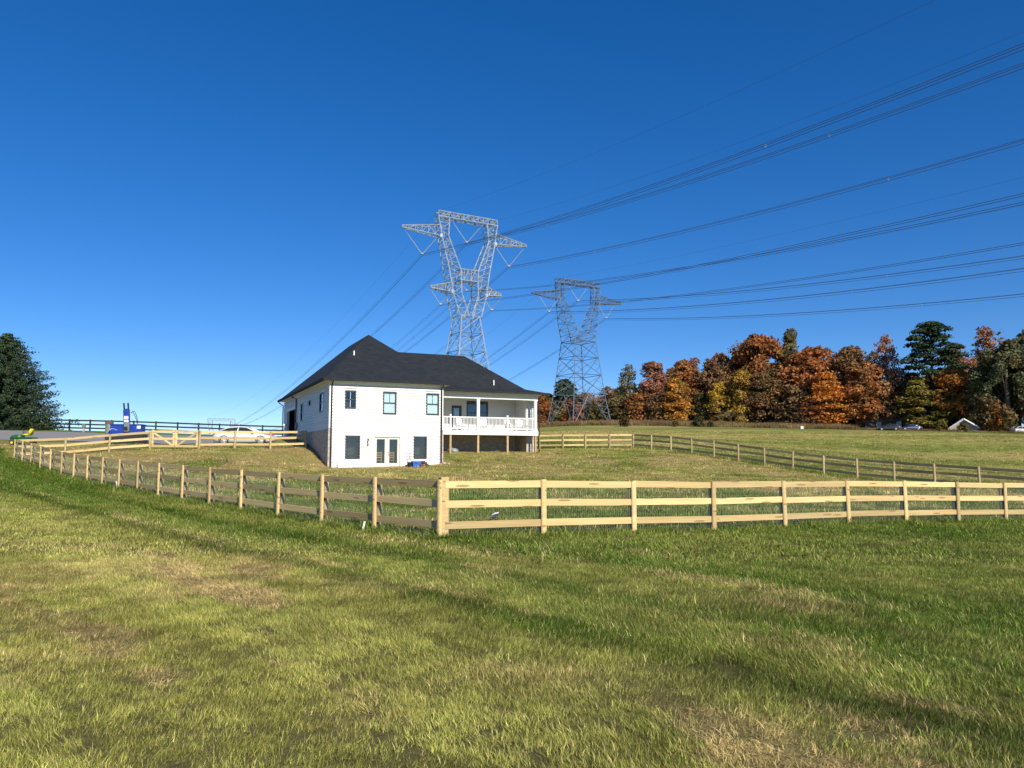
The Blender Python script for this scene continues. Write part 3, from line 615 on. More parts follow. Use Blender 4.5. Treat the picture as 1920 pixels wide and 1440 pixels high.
# double gate
ga, gb = Vector((*up1[-1], 0)), Vector((*up2[0], 0)); gd = (gb-ga); gl = gd.length; gd.normalize(); gaz = math.atan2(gd.y, gd.x)
for s, lab in ((0, 'wooden gate leaf with a diagonal brace, hung beside the blue machine'), (1, 'wooden gate leaf with a diagonal brace, hung on the side of the silver car')):
    wleaf = gl/2 - .12; st = ga + gd*(.10 if s == 0 else gl/2 + .02); z = max(g(*up1[-1]), g(*up2[0])) + .06
    root = empty('wooden_gate', (st.x, st.y, z), gaz, lab, 'gate', None)
    for h in (.10, .60, 1.08): inst('gate_rail', rail_m, root, (0, -.026, h), (0, 0, 0), (wleaf, 1, .95))
    for x in (.06, wleaf-.06): inst('gate_stile', bat_m, root, (x, 0, -.03), (0, 0, 0), (1.0, 1, 1.0))
    p, q = ((.12, 1.0), (wleaf-.12, .16)) if s == 0 else ((.12, .16), (wleaf-.12, 1.0))
    o = inst('diagonal_brace', rail_m, root, (p[0], .0, p[1]), (0, 0, 0), (math.hypot(q[0]-p[0], q[1]-p[1]), 1, .8)); o.rotation_euler = (0, -math.atan2(q[1]-p[1], q[0]-p[0]), 0)
    W = MB()
    for j in range(int(wleaf/.1)): W.tube([(j*.1, .016, .02), (j*.1, .016, 1.12)], .0021, 3, False)
    for j in range(11): W.tube([(0, .016, .03+j*.1035), (wleaf, .016, .03+j*.1035)], .0018, 3, False)
    w = W.build('wire_mesh', M['wire_galv'], root); w['kind'] = 'stuff'
# black ranch fence on the crest
bp = [(-58 + i*2.46, 88.0 + .2*math.sin(i)) for i in range(15)]
b0 = Vector((*bp[0], g(*bp[0]))); root = empty('ranch_fence', b0, 0, 'black painted three-rail fence along the skyline crest beyond the drive', 'fence')
bpost = MB().box(-.065, .065, -.065, .065, -.4, 1.3).mesh('post', M['black_rail']); brail = MB().box(0, 1, -.02, .02, -.085, .085).mesh('rail', M['black_rail'])
for i, p in enumerate(bp):
    P = Vector((*p, g(*p))) - b0; inst('post', bpost, root, P)
    if i < len(bp)-1:
        Q_ = Vector((*bp[i+1], g(*bp[i+1]))) - b0
        for h in (.30, .72, 1.16): rail_between(root, P + Vector((0, -.09, h)), Q_ + Vector((0, -.09, h)), mesh=brail)
# ------------------------------------------------------------------ transmission towers
def lat(mb, A4, B4, n, rc, rb, cross=False):
    """lattice box from corner ring A4 to B4 with n bracing panels"""
    A4 = [Vector(p) for p in A4]; B4 = [Vector(p) for p in B4]
    for a, b in zip(A4, B4): mb.bar(a, b, rc)
    for i in range(n):
        t0, t1 = i/n, (i+1)/n
        for k in range(4):
            a0, a1 = A4[k].lerp(B4[k], t0), A4[k].lerp(B4[k], t1); c0, c1 = A4[(k+1)%4].lerp(B4[(k+1)%4], t0), A4[(k+1)%4].lerp(B4[(k+1)%4], t1)
            if cross: mb.bar(a0, c1, rb); mb.bar(c0, a1, rb)
            elif (i+k) % 2: mb.bar(a0, c1, rb)
            else: mb.bar(c0, a1, rb)
            if i: mb.bar(a0, c0, rb)
    for R4 in (A4, B4):
        for k in range(4): mb.bar(R4[k], R4[(k+1)%4], rb)
    return mb
def ring(x0, x1, y, z): return [(x0,-y,z),(x1,-y,z),(x1,y,z),(x0,y,z)]
def vstring(root, x, z, w, h, mat):
    for s in (-1, 1):
        top = Vector((x+s*w/2, 0, z+h)); bot = Vector((x+s*.25, 0, z+.1)); m = MB(); m.bar(top + (top-bot)*.25, top, .05)
        n = 14; pts = []; rs = []
        for k in range(n):
            for e in (.02, .45, .5, .95): pts.append(top.lerp(bot, (k+e)/n)); rs.append((.05, .14, .05, .05)[(.02, .45, .5, .95).index(e)])
        m.tube(pts, rs, 6); m.build('insulator_string', mat, root)
    MB().lathe((x, 0, z-.35), [(.12,0),(.4,.1),(.4,.3),(.15,.5)], 8).build('yoke_plate', M['steel'], root)
def tower(name, label, x, y, az, base, lv, steel, ph, arms, low, waist, foot):
    # lv: list of (z, xin, xout, yhalf) from the top of each side column to the waist
    root = empty(name, (x, y, base), R(90-az), label, 'pylon')
    top = lv[0][0]; C_, B_ = (.185, .08) if steel is M['steel'] else (.18, .08)
    for s in (-1, 1):
        m = MB()
        for a, b in zip(lv[:-1], lv[1:]):
            n = max(2, int((a[0]-b[0])/1.35)); lat(m, ring(s*a[1], s*a[2], a[3], a[0]), ring(s*b[1], s*b[2], b[3], b[0]), n, C_, B_)
        m.build('side_column', steel, root)
    xo = lv[0][2]; m = MB(); y_ = lv[0][3]
    lat(m, [(-xo,-y_,top-.1),(-xo,y_,top-.1),(-xo,y_,top+1.1),(-xo,-y_,top+1.1)], [(xo,-y_,top-.1),(xo,y_,top-.1),(xo,y_,top+1.1),(xo,-y_,top+1.1)], 12, C_*.9, B_); m.build('bridge_beam', steel, root)
    for za, zb, xi, xt, yy in arms:
        for s in (-1, 1):
            m = MB(); zt = (za+zb)/2 - .2
            lat(m, [(s*xi,-yy,zb),(s*xi,yy,zb),(s*xi,yy,za),(s*xi,-yy,za)], [(s*xt,-.15,zt-.2),(s*xt,.15,zt-.2),(s*xt,.15,zt+.2),(s*xt,-.15,zt+.2)], 6, C_*.85, B_*.9); m.build('cross_arm', steel, root)
            MB().box(s*xi-.3, s*xi+.3, -yy-.12, -yy+.05, zb-.35, zb+.35).build('gusset_plate', steel, root)
    if low:
        za, zb, xi, yy = low; m = MB(); lat(m, [(-xi,-yy,zb),(-xi,yy,zb),(-xi,yy,za),(-xi,-yy,za)], [(xi,-yy,zb),(xi,yy,zb),(xi,yy,za),(xi,-yy,za)], 5, C_*.9, B_); m.build('bridge_beam', steel, root)
    zw, hw = waist; zs, hs, hf = foot
    m = MB(); z0, h0 = zw, hw; n = 4 if low else 3
    for i in range(n):
        t = (i+1)/n; t = t*.9+.1*t*t; z1 = zw+(zs-zw)*t; h1 = hw+(hs-hw)*t
        lat(m, ring(-h0, h0, h0, z0), ring(-h1, h1, h1, z1), 1, C_, B_*1.35, True)
        # redundant bracing
        for k in range(4):
            A4 = [Vector(p) for p in ring(-h0, h0, h0, z0)]; B4 = [Vector(p) for p in ring(-h1, h1, h1, z1)]
            a, b, c, d = A4[k], A4[(k+1)%4], B4[k], B4[(k+1)%4]; mid = (a+b+c+d)/4
            for p, q in ((a, c), (b, d)):
                mm = (p+q)/2; e0, e1 = p.lerp(mid, .5), q.lerp(mid, .5); m.bar(mm, e0, B_*.7); m.bar(mm, e1, B_*.7)
        z0, h0 = z1, h1
    m.build('tower_body', steel, root)
    F = ring(-hf, hf, hf, 0); S = ring(-hs, hs, hs, zs)
    for k in range(4):
        m = MB(); a = Vector(S[k]); f = Vector(F[k]); m.bar(a, f, C_)
        for kk in ((k+1)%4, (k-1)%4):
            mid = (Vector(S[k])+Vector(S[kk]))/2; m.bar(mid, f + (Vector(F[kk])-f)*.03, B_*1.4)
            for t in (.2, .4, .6, .8):
                p, q = a.lerp(f, t), mid.lerp(f, t); m.bar(p, q, B_*.8); m.bar(p, mid.lerp(f, min(1, t+.2)), B_*.8)
        m.build('leg', steel, root)
    for p in F: MB().lathe(p, [(.6,-1.5),(.6,.25)], 10).build('footing', M['concrete'], root)
    for px_, pz, w, h in ph: vstring(root, px_, pz-base, w, h, M['insulator'])
    return root
LAZ = 60.0
lx = np.array([math.sin(R(LAZ)), math.cos(R(LAZ))]); ly = np.array([lx[1], -lx[0]])          # across the line / along it (towards the viewer's side)
TL = np.array([-9.9, 165.0]); TR = np.array([18.3, 210.0]); bl, brr = g(*TL) - .1, g(*TR) - .1
zl = lambda z: z - bl
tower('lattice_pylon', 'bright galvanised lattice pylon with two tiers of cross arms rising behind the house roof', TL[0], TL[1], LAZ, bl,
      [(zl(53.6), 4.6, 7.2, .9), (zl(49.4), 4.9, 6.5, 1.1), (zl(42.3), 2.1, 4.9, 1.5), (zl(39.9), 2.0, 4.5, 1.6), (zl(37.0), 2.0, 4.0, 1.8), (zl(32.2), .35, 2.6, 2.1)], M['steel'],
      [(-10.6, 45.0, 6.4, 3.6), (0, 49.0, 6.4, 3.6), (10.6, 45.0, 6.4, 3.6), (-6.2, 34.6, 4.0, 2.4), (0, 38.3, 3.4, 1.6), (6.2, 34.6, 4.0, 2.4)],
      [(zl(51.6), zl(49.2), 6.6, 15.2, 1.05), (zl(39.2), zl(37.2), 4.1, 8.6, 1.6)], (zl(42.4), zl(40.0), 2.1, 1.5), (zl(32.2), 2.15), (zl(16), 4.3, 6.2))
zr_ = lambda z: z - brr
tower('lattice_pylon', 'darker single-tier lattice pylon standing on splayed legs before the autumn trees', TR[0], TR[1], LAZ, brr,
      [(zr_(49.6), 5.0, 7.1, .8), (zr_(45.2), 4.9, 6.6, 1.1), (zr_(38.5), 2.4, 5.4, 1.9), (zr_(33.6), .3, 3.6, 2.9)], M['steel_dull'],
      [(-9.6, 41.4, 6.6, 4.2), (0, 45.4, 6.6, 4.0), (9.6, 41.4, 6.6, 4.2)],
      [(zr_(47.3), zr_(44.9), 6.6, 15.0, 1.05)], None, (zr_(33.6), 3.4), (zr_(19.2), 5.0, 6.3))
TF = np.array([-160.0, 424.0]); bf = g(*TF)
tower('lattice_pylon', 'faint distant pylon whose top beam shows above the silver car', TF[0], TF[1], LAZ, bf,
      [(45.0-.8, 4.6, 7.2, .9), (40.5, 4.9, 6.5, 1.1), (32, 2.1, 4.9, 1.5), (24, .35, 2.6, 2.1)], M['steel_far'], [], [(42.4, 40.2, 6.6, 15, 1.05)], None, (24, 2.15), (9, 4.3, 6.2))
# conductors: each phase a bundle on its own catenary, one span towards the viewer and one away
def wire(root, P, Q, sag, offs, r, n=40):
    P = Vector(P); Q = Vector(Q)
    for ox, oz in offs:
        m = MB(); pts = []
        for i in range(n+1):
            t = i/n; p = P.lerp(Q, t); pts.append((p.x+lx[0]*ox, p.y+lx[1]*ox, p.z+oz-4*sag*t*(1-t)))
        m.tube(pts, r, 4, False); m.build('conductor', M['conductor'], root)
    L = (Q-P).length
    for k in range(1, int(L/60)+1):
        t = k*60/L - .1
        if 0 < t < 1:
            p = P.lerp(Q, t); m = MB(); 
            for a, b in zip(offs, offs[1:]+offs[:1]): m.bar((p.x+lx[0]*a[0], p.y+lx[1]*a[0], p.z+a[1]-4*sag*t*(1-t)), (p.x+lx[0]*b[0]*1.01, p.y+lx[1]*b[0]*1.01, p.z+b[1]-4*sag*t*(1-t)+.01), .035)
            m.build('spacer', M['steel_dull'], root)
TRI = [(-.23, .2), (.23, .2), (0, -.2)]; TWO = [(-.2, .05), (.2, -.05)]; ONE = [(0, 0)]
def line(label, T, x, z, dz_near, sag_near, offs, r, far, sag_far=9, L=275.0, grp=None):
    P = (T[0]+lx[0]*x, T[1]+lx[1]*x, z); root = empty('power_line', P, 0, label, 'power line')
    Q = Vector((ly[0]*L, ly[1]*L, dz_near)); F = Vector((far[0]+lx[0]*x-P[0], far[1]+lx[1]*x-P[1], far[2]-z))
    wire(root, (0,0,0), Q, sag_near, offs, r); wire(root, (0,0,0), F, sag_far, offs, r)
    return root
fz = bf + 36
WIRES = [
 ('upper left arm of the bright pylon', TL, -10.6, 44.6, -6, 8.5, TRI, .029, (*TF, fz)),
 ('upper window of the bright pylon', TL, 0, 48.6, -7, 8.7, TRI, .029, (*TF, fz+3)),
 ('upper right arm of the bright pylon', TL, 10.6, 44.6, -8, 7.4, TRI, .029, (*TF, fz)),
 ('lower left arm of the bright pylon', TL, -6.2, 34.3, -8, 7.7, TWO, .026, (*TF, fz-9)),
 ('lower window of the bright pylon', TL, 0, 38.0, -9, 10.0, TWO, .026, (*TF, fz-7)),
 ('lower right arm of the bright pylon', TL, 6.2, 34.3, -9, 8.5, TWO, .026, (*TF, fz-9)),
 ('left arm of the darker pylon', TR, -9.6, 41.0, -13, 8.4, TRI, .029, (TF[0]+50, TF[1]+45, fz)),
 ('window of the darker pylon', TR, 0, 45.0, -14, 8.2, TRI, .029, (TF[0]+50, TF[1]+45, fz+3)),
 ('right arm of the darker pylon', TR, 9.6, 41.0, -14, 8.3, TRI, .029, (TF[0]+50, TF[1]+45, fz))]
for lab, T, *a in WIRES: line('bundle of dark conductors hung from the ' + lab, T, *a)
for lab, T, *a in [('left end of the bright pylon top beam', TL, -7.0, 54.8, -8, 8.5, ONE, .014, (*TF, bf+46)), ('right end of the bright pylon top beam', TL, 7.0, 54.8, -5, 9, ONE, .014, (*TF, bf+46)),
                   ('left end of the darker pylon top beam', TR, -7.0, 50.8, -12, 5, ONE, .013, (TF[0]+50, TF[1]+45, bf+46)), ('right end of the darker pylon top beam', TR, 7.0, 50.8, -12, 5, ONE, .013, (TF[0]+50, TF[1]+45, bf+46))]:
    line('single thin shield wire from the ' + lab, T, *a)
# ------------------------------------------------------------------ trees
def leaf_quads(C, N, size, r):
    """numpy leaf quads centred on C with normals roughly N"""
    n = len(C); a = r.normal(size=(n, 3)); N = N + .75*r.normal(size=(n, 3)); N /= np.linalg.norm(N, axis=1)[:, None]
    a -= N*(a*N).sum(1)[:, None]; a /= np.linalg.norm(a, axis=1)[:, None]; b = np.cross(N, a); s = (size*(.6+.8*r.random(n)))[:, None]
    V = np.stack([C-a*s-b*s*.25, C+b*s*.75-a*s*.1, C+a*s+b*s*.2, C-b*s*.7+a*s*.15], 1).reshape(-1, 3); return V
def crown_mesh(name, V, mat): return npmesh(name, V, np.arange(len(V)).reshape(-1, 4), mat)
def broadleaf(seed, h, w, z0, nb, nl, size, trunk_mat, fill=1.0, br=.17, top_bias=1.0, low_wide=False):
    r = np.random.default_rng(seed); m = MB(); blobs = []
    lean = r.normal(size=2)*.03*h; m.tube([(0,0,-.5), (lean[0]*.3, lean[1]*.3, h*.3), (lean[0]*.8, lean[1]*.8, h*.65), (lean[0], lean[1], h*.93)], [w*.035+.1, w*.028+.06, w*.016+.03, .03], 7)
    for i in range(nb):
        zz = z0 + (h*.97-z0)*(r.random()**top_bias); t = (zz-z0)/(h-z0)
        rad = w/2*(math.sin(math.pi*min(1, .14+.86*t)**.75)**.7 if not low_wide else math.sqrt(max(.05, 1-t**1.6))) * (.80+.3*r.random())
        an = r.random()*6.283; q = rad*(r.random()**.45)*.88; bx_, by_ = lean[0]*t+q*math.cos(an), lean[1]*t+q*math.sin(an)
        blobs.append((bx_, by_, zz, w*br*(.55+.75*r.random())*(1 if t < .85 else .7)))
        if i % 2 == 0 or fill < .6:
            s = max(.05, zz - q*.9 - .1*h); bpt = (lean[0]*s/h, lean[1]*s/h, max(.2*h*.3, s)); mid = ((bpt[0]+bx_)/2, (bpt[1]+by_)/2, (bpt[2]+zz)/2+.15*q*.3); m.tube([bpt, mid, (bx_, by_, zz)], [w*.011+.02, w*.007+.015, .015], 5, False)
    Cs, Ns = [], []
    for x, y, z, rr in blobs:
        k = int(nl*fill*(.6+.8*r.random())); d = r.normal(size=(k, 3)); d /= np.linalg.norm(d, axis=1)[:, None]; d[:, 2] = np.where(d[:, 2] < -.5, -d[:, 2], d[:, 2])
        R_ = rr*(.45+.6*r.random(k)**.5)*(1+.25*np.sin(d[:, 0]*5+x)*np.cos(d[:, 1]*4+y)); Cs.append(np.array([x, y, z])+d*R_[:, None]*np.array([1.1, 1.1, .8])); Ns.append(d)
    C = np.concatenate(Cs); N = np.concatenate(Ns)
    return m.mesh('trunk', trunk_mat, True), crown_mesh('crown', leaf_quads(C, N, size, r), M['leaf'])
def bare_tree(seed, h, w):
    r = random.Random(seed); m = MB(); tw = MB()
    def grow(p, d, L, rad, lev):
        q = p + d*L; (m if lev < 3 else tw).tube([p, p+d*L*.5+Vector((r.uniform(-.05,.05),r.uniform(-.05,.05),.02))*L, q], [rad, rad*.8, rad*.6], 5 if lev < 3 else 3, False)
        if lev == 5: return
        for k in range(3 if lev < 4 else 4):
            e = (d + Vector((r.uniform(-1,1), r.uniform(-1,1), r.uniform(-.1,.6)))*(.62 if lev else .5)).normalized(); grow(p+d*L*r.uniform(.55, 1), e, L*r.uniform(.55, .78), rad*.55, lev+1)
    grow(Vector((0,0,-.4)), Vector((.03,0,1)), h*.36, h*.014, 0)
    return m.mesh('trunk', M['bark'], True), tw.mesh('crown', M['twig'])
def pine_tree(seed, h, w, z0, flat=.35, n=46, lv=240, size=.26):
    r = np.random.default_rng(seed); m = MB(); m.tube([(0,0,-.5),(.1,0,h*.4),(.25,.1,h*.75),(.2,.1,h*.96)], [.36, .3, .18, .05], 8); Cs = []; Ns = []
    for i in range(n):
        t = (i+.5)/n; z = z0+(h-z0)*t; an = i*2.4+r.random(); q = w/2*(math.sin(math.pi*min(1, .22+.78*t)**.8)**.6)*(.35+.65*r.random()); x, y = q*math.cos(an), q*math.sin(an)
        m.tube([(0, 0, z-.3-.2*q), (x*.6, y*.6, z-.25), (x, y, z)], [.08, .05, .02], 4, False)
        d = r.normal(size=(lv, 3)); d /= np.linalg.norm(d, axis=1)[:, None]; d[:, 2] = np.abs(d[:, 2])*.9-.1
        rr = w*.15*(.6+.6*r.random()); Cs.append(np.array([x, y, z])+d*rr*np.array([1.25, 1.25, flat*2])*(.5+.5*r.random((lv, 1)))); Ns.append(d+np.array([0, 0, .4]))
    return m.mesh('trunk', M['bark'], True), crown_mesh('crown', leaf_quads(np.concatenate(Cs), np.concatenate(Ns), size, r), M['needle'])
def willow_tree(seed, h, w, n=70, lv=210):
    r = np.random.default_rng(seed); m = MB(); m.tube([(0,0,-.5),(.2,0,h*.35),(.1,.2,h*.7)], [.5, .4, .15], 8); Cs = []; Ns = []
    for i in range(n):
        t = r.random()**.8; z = h*(.06+.9*t); q = w/2*math.sqrt(max(.04, 1-(max(0, t-.25)/.75)**2.2))*(.4+.6*r.random()**.5); an = r.random()*6.283; x, y = q*math.cos(an), q*math.sin(an)
        k = lv; d = r.normal(size=(k, 3)); d /= np.linalg.norm(d, axis=1)[:, None]; Cs.append(np.array([x, y, z])+d*w*.11*np.array([1, 1, 1.25])*(.4+.6*r.random((k, 1)))); Ns.append(d)
        if i % 4 == 0: m.tube([(0, 0, max(.5, z-q)), (x*.6, y*.6, z-.2*q), (x, y, z)], [.14, .08, .03], 5, False)
    return m.mesh('trunk', M['bark'], True), crown_mesh('crown', leaf_quads(np.concatenate(Cs), np.concatenate(Ns), .26, r), M['leaf'])
LIB = {
 'round': [(18, 12, broadleaf(s, 18, 12, 3.0, 70, 210, .27, M['bark'])) for s in (11, 12, 13)],
 'oval': [(18, 8, broadleaf(s, 18, 8, .8, 66, 160, .26, M['bark'], 1, .2)) for s in (21, 22, 23)],
 'low': [(8, 8, broadleaf(s, 8, 8, .5, 42, 140, .26, M['bark'], 1, .17, .9, True)) for s in (31, 32)],
 'sparse': [(18, 8, broadleaf(s, 18, 8, 4.5, 60, 62, .24, M['bark_pale'], .8, .17)) for s in (41, 42)],
 'bare': [(17, 8, bare_tree(s, 17, 8)) for s in (51, 52)],
 'pine': [(24, 12, pine_tree(61, 24, 12, 9.5))],
 'cappine': [(15, 7, pine_tree(62, 15, 7, 8.5, .5, 30, 150, .3))],
 'willow': [(18, 12, willow_tree(71, 18, 12))]}
TC = {'rust': (.29,.115,.045), 'red': (.27,.125,.085), 'orange': (.42,.165,.032), 'gold': (.38,.19,.04), 'yellow': (.34,.23,.04), 'brown': (.20,.115,.06), 'olive': (.13,.115,.05), 'olivey': (.15,.135,.03), 'dark': (.06,.062,.03), 'green': (.03,.05,.03), 'green2': (.075,.090,.05), 'grey': (.2,.18,.16)}
CW = {'rust': 'rust-orange', 'red': 'dull red', 'orange': 'bright orange', 'gold': 'golden', 'yellow': 'yellow', 'brown': 'dark russet', 'olive': 'olive-brown', 'olivey': 'yellowish green', 'dark': 'dark green', 'green': 'dark green', 'green2': 'grey-green', 'grey': 'leafless grey'}
KW = {'round': 'broad-crowned tree at the wood edge beyond the field', 'oval': 'upright oval tree at the wood edge beyond the field', 'low': 'low bushy tree in the undergrowth of the wood edge', 'sparse': 'thin-leaved tall tree showing its limbs above the wood edge', 'bare': 'twiggy tree at the wood edge by the darker pylon', 'pine': 'tall layered pine towering over its neighbours at the wood edge', 'cappine': 'round-capped pine seen through the darker pylon', 'willow': 'dense drooping tree reaching down to the field edge'}
NM = {'round': 'broadleaf_tree', 'oval': 'broadleaf_tree', 'low': 'understory_tree', 'sparse': 'broadleaf_tree', 'bare': 'bare_tree', 'pine': 'pine_tree', 'cappine': 'pine_tree', 'willow': 'drooping_tree'}
TREES = [(8.5,227.1,10.3,6.3,'round','rust'), (11.4,230.0,10.9,5.4,'round','olive'), (15.9,230.2,14.7,7.0,'cappine','green'), (24.0,228.9,15.8,8.3,'bare','grey'), (29.0,233.2,12.3,6.5,'sparse','brown'), (13.8,227.0,8.1,6.3,'low','olive'), (18.5,223.0,6.5,6.8,'low','rust'), (23.6,220.8,6.6,7.0,'low','dark'), (28.4,218.7,7.3,6.7,'low','olive'), (33.2,220.8,17.2,6.7,'sparse','olive'), (37.5,221.0,19.6,7.4,'bare','grey'), (35.3,213.4,8.9,8.9,'low','rust'), (40.4,215.4,17.9,7.5,'oval','red'), (40.1,209.0,8.0,8.7,'low','brown'), (44.1,204.9,12.5,6.5,'oval','gold'), (47.9,211.8,18.2,7.9,'oval','rust'), (52.5,216.3,18.6,6.6,'oval','red'), (54.9,208.4,19.3,9.3,'round','brown'), (53.8,198.8,11.6,6.1,'oval','yellow'), (50.4,202.8,8.7,7.0,'low','dark'), (58.7,196.2,14.7,5.7,'oval','yellow'), (63.3,213.4,21.9,5.9,'oval','rust'), (64.6,203.5,24.7,12.1,'round','rust'), (64.7,195.3,13.7,9.5,'round','brown'), (67.8,195.9,15.2,6.8,'oval','olive'), (75.4,202.5,26.0,7.0,'oval','olive'), (73.8,193.7,20.4,14.8,'round','rust'), (69.7,188.8,10.9,10.5,'low','brown'), (75.0,184.3,13.4,7.2,'oval','orange'), (71.6,182.7,7.8,5.6,'sparse','rust'), (72.9,206.2,21.6,7.2,'oval','rust'), (85.4,204.3,21.4,5.7,'sparse','olive'), (84.7,192.3,20.7,9.3,'oval','brown'), (84.2,184.9,16.1,10.3,'round','rust'), (91.4,193.3,20.2,6.7,'sparse','brown'), (92.2,187.6,23.6,6.5,'sparse','red'), (87.6,184.0,11.5,8.9,'low','brown'), (96.9,189.9,15.3,6.6,'sparse','grey'), (95.1,188.4,9.9,6.5,'low','olive'), (99.2,180.2,25.6,12.0,'pine','green'), (94.5,175.2,12.2,7.3,'oval','olivey'), (97.0,184.5,8.5,6.4,'low','brown'), (107.1,185.9,21.7,9.0,'sparse','red'), (101.7,174.2,14.4,9.2,'round','orange'), (98.5,175.1,9.5,4.9,'oval','green2'), (117.5,187.2,26.0,9.1,'sparse','red'), (118.0,180.9,22.5,7.5,'sparse','brown'), (106.8,165.6,19.9,12.6,'willow','green2'), (104.7,173.4,14.4,7.2,'willow','green2'), (102.2,166.4,7.9,6.9,'low','orange'), (114.8,168.1,22.6,14.0,'willow','green2'), (119.1,164.3,20.0,13.7,'round','rust'), (82.2,193.8,11.2,8.1,'low','olive'), (85.7,194.2,5.9,8.1,'low','dark'), (55.8,202.3,6.4,9.8,'low','dark'), (65.3,197.3,6.1,10.9,'low','dark'), (68.8,191.7,5.9,8.0,'low','dark'), (43.2,208.6,5.7,8.7,'low','dark'), (32.6,214.7,6.4,8.9,'low','dark'), (94.9,196.4,7.1,8.2,'low','dark'), (103.6,193.7,7.2,8.1,'low','dark'), (106.8,188.8,7.2,7.9,'low','dark'), (108.2,182.3,7.6,7.6,'low','dark'), (107.0,168.5,6.9,8.2,'low','dark'), (11.0,257.6,10.5,8.2,'oval','olive'), (16.5,244.3,11.3,11.0,'oval','rust'), (22.2,242.1,11.2,8.1,'round','brown'), (27.9,249.3,10.1,8.5,'low','rust'), (34.6,250.9,13.2,8.9,'round','dark'), (40.4,240.1,12.1,8.0,'round','olive'), (44.7,233.0,14.0,9.5,'low','olive'), (53.2,242.5,17.6,8.9,'round','brown'), (57.3,240.8,17.1,8.0,'oval','rust'), (63.1,238.3,17.3,10.4,'oval','brown'), (65.5,223.8,18.2,9.5,'round','olive'), (70.0,224.0,19.8,9.9,'round','rust'), (75.3,223.8,18.3,7.6,'round','brown'), (80.8,223.5,18.4,8.8,'round','brown'), (85.7,218.7,19.5,7.1,'round','brown'), (91.0,219.7,18.4,7.8,'low','rust'), (98.6,223.2,19.2,8.0,'low','brown'), (99.4,212.8,14.7,8.1,'low','dark'), (107.2,218.8,15.4,7.6,'oval','olive'), (109.9,213.5,14.7,7.7,'round','brown'), (112.4,206.9,14.6,8.3,'low','rust'), (112.3,200.3,16.2,8.2,'round','brown'), (119.2,201.5,17.8,8.9,'oval','brown'), (121.5,200.0,19.4,6.8,'round','brown'), (128.8,201.0,19.5,6.4,'round','brown'), (133.9,203.4,18.4,8.3,'round','brown'), (130.2,189.9,18.2,6.3,'oval','brown'), (135.5,190.5,18.2,8.5,'oval','olive'), (144.8,196.1,19.8,7.9,'round','rust')]
NFRONT = 64
LM = [('darker pylon', TR)] + [(n, np.array(next(t[:2] for t in TREES if t[4] == k and t[5] == c))) for n, k, c in (('round-capped pine', 'cappine', 'green'), ('golden tree', 'oval', 'gold'), ('yellow trees', 'oval', 'yellow'), ('tall layered pine', 'pine', 'green'), ('drooping grey-green trees', 'willow', 'green2'), ('yellowish green tree', 'oval', 'olivey'))] + [('grey brush thickets', np.array([52.6, 186])), ('white utility cabinet', np.array([64., 180])), ('low dark house', np.array([85., 186])), ('bright orange oval tree', np.array([75., 189])), ('leafless grey tree', np.array([37.5, 221]))]
KS = {'round': 'broad-crowned tree', 'oval': 'upright oval tree', 'low': 'low bushy tree', 'sparse': 'thin-leaved tall tree'}
labs = []
for i, (x, y, h, w, k, c) in enumerate(TREES):
    lab = CW[c] + ' ' + KW[k]
    if k in KS and sum(1 for t in TREES if t[4:] == (k, c)) > 1:
        nm, q = min(LM, key=lambda l: np.hypot(l[1][0]-x, .5*(l[1][1]-y))); lab = CW[c] + ' ' + KS[k] + (' in the rear rank behind the ' if i >= NFRONT else ' at the wood edge by the ') + nm
    labs.append(lab)
for i, (x, y, h, w, k, c) in enumerate(TREES):
    lib = LIB[k]; H_, W_, (tm, cm) = lib[i % len(lib)]; lab = labs[i]
    root = empty(NM[k], (x, y, g(x, y)), random.uniform(0, 6.28), lab, 'tree', 'trees: ' + lab if labs.count(lab) > 1 else 'trees of the wood edge')
    sx = w/W_*(1.32 if k in ('round', 'oval') else 1.15); sz = h/H_*.985; root.scale = (sx, sx, sz)
    link(bpy.data.objects.new('trunk', tm), root); cr = link(bpy.data.objects.new('crown', cm), root); v = random.uniform(1.3, 1.75); cr.color = (*[q*v for q in TC[c]], 1)
# spruce by the drive: drooping sprays of needles on whorled boughs
def spruce(seed, h, w):
    r = np.random.default_rng(seed); m = MB(); m.tube([(0,0,-.4),(0,0,h*.5),(0,0,h*.98)], [.34, .2, .04], 8); Cs = []; Ns = []
    nw = 30
    for i in range(nw):
        t = i/(nw-1); z = .35+(h-.7)*t; rad = w/2*(1-t**1.35)**.78*(.84+.22*r.random())+.35; nbr = int(9+6*(1-t))
        for k in range(nbr):
            an = 6.283*(k+r.random()*.7)/nbr; L = rad*(.78+.32*r.random()**2); ns = int(95*L/2)+24; s = r.random(ns)**.7
            x = L*s; droop = .20*L*(1-np.cos(s*3))*.6 - .22*L*s**3*(1-t)
            m_ = np.c_[np.cos(an)*x, np.sin(an)*x, z+.25*s*L*(t*.8)-droop*.8]
            m_ += np.c_[r.normal(size=ns)*.13*(.5+s), r.normal(size=ns)*.13*(.5+s), -np.abs(r.normal(size=ns))*.30*(1-.5*t)]; Cs.append(m_); Ns.append(np.c_[np.cos(an)*np.ones(ns)*.5, np.sin(an)*np.ones(ns)*.5, np.full(ns, .5)])
            if k % 3 == 0: m.tube([(0,0,z),(np.cos(an)*L*.6, np.sin(an)*L*.6, z+.05*L*t),(np.cos(an)*L*.9, np.sin(an)*L*.9, z-.05*L)], [.05,.03,.012], 4, False)
    return m.mesh('trunk', M['bark'], True), crown_mesh('crown', leaf_quads(np.concatenate(Cs), np.concatenate(Ns), .085, r), M['needle'])
tm, cm = spruce(81, 10.9, 13.2)
sp = empty('spruce_tree', (-55.6, 84.0, g(-55.6, 84)), .4, 'large dark spruce with drooping boughs standing beside the gravel drive', 'tree')
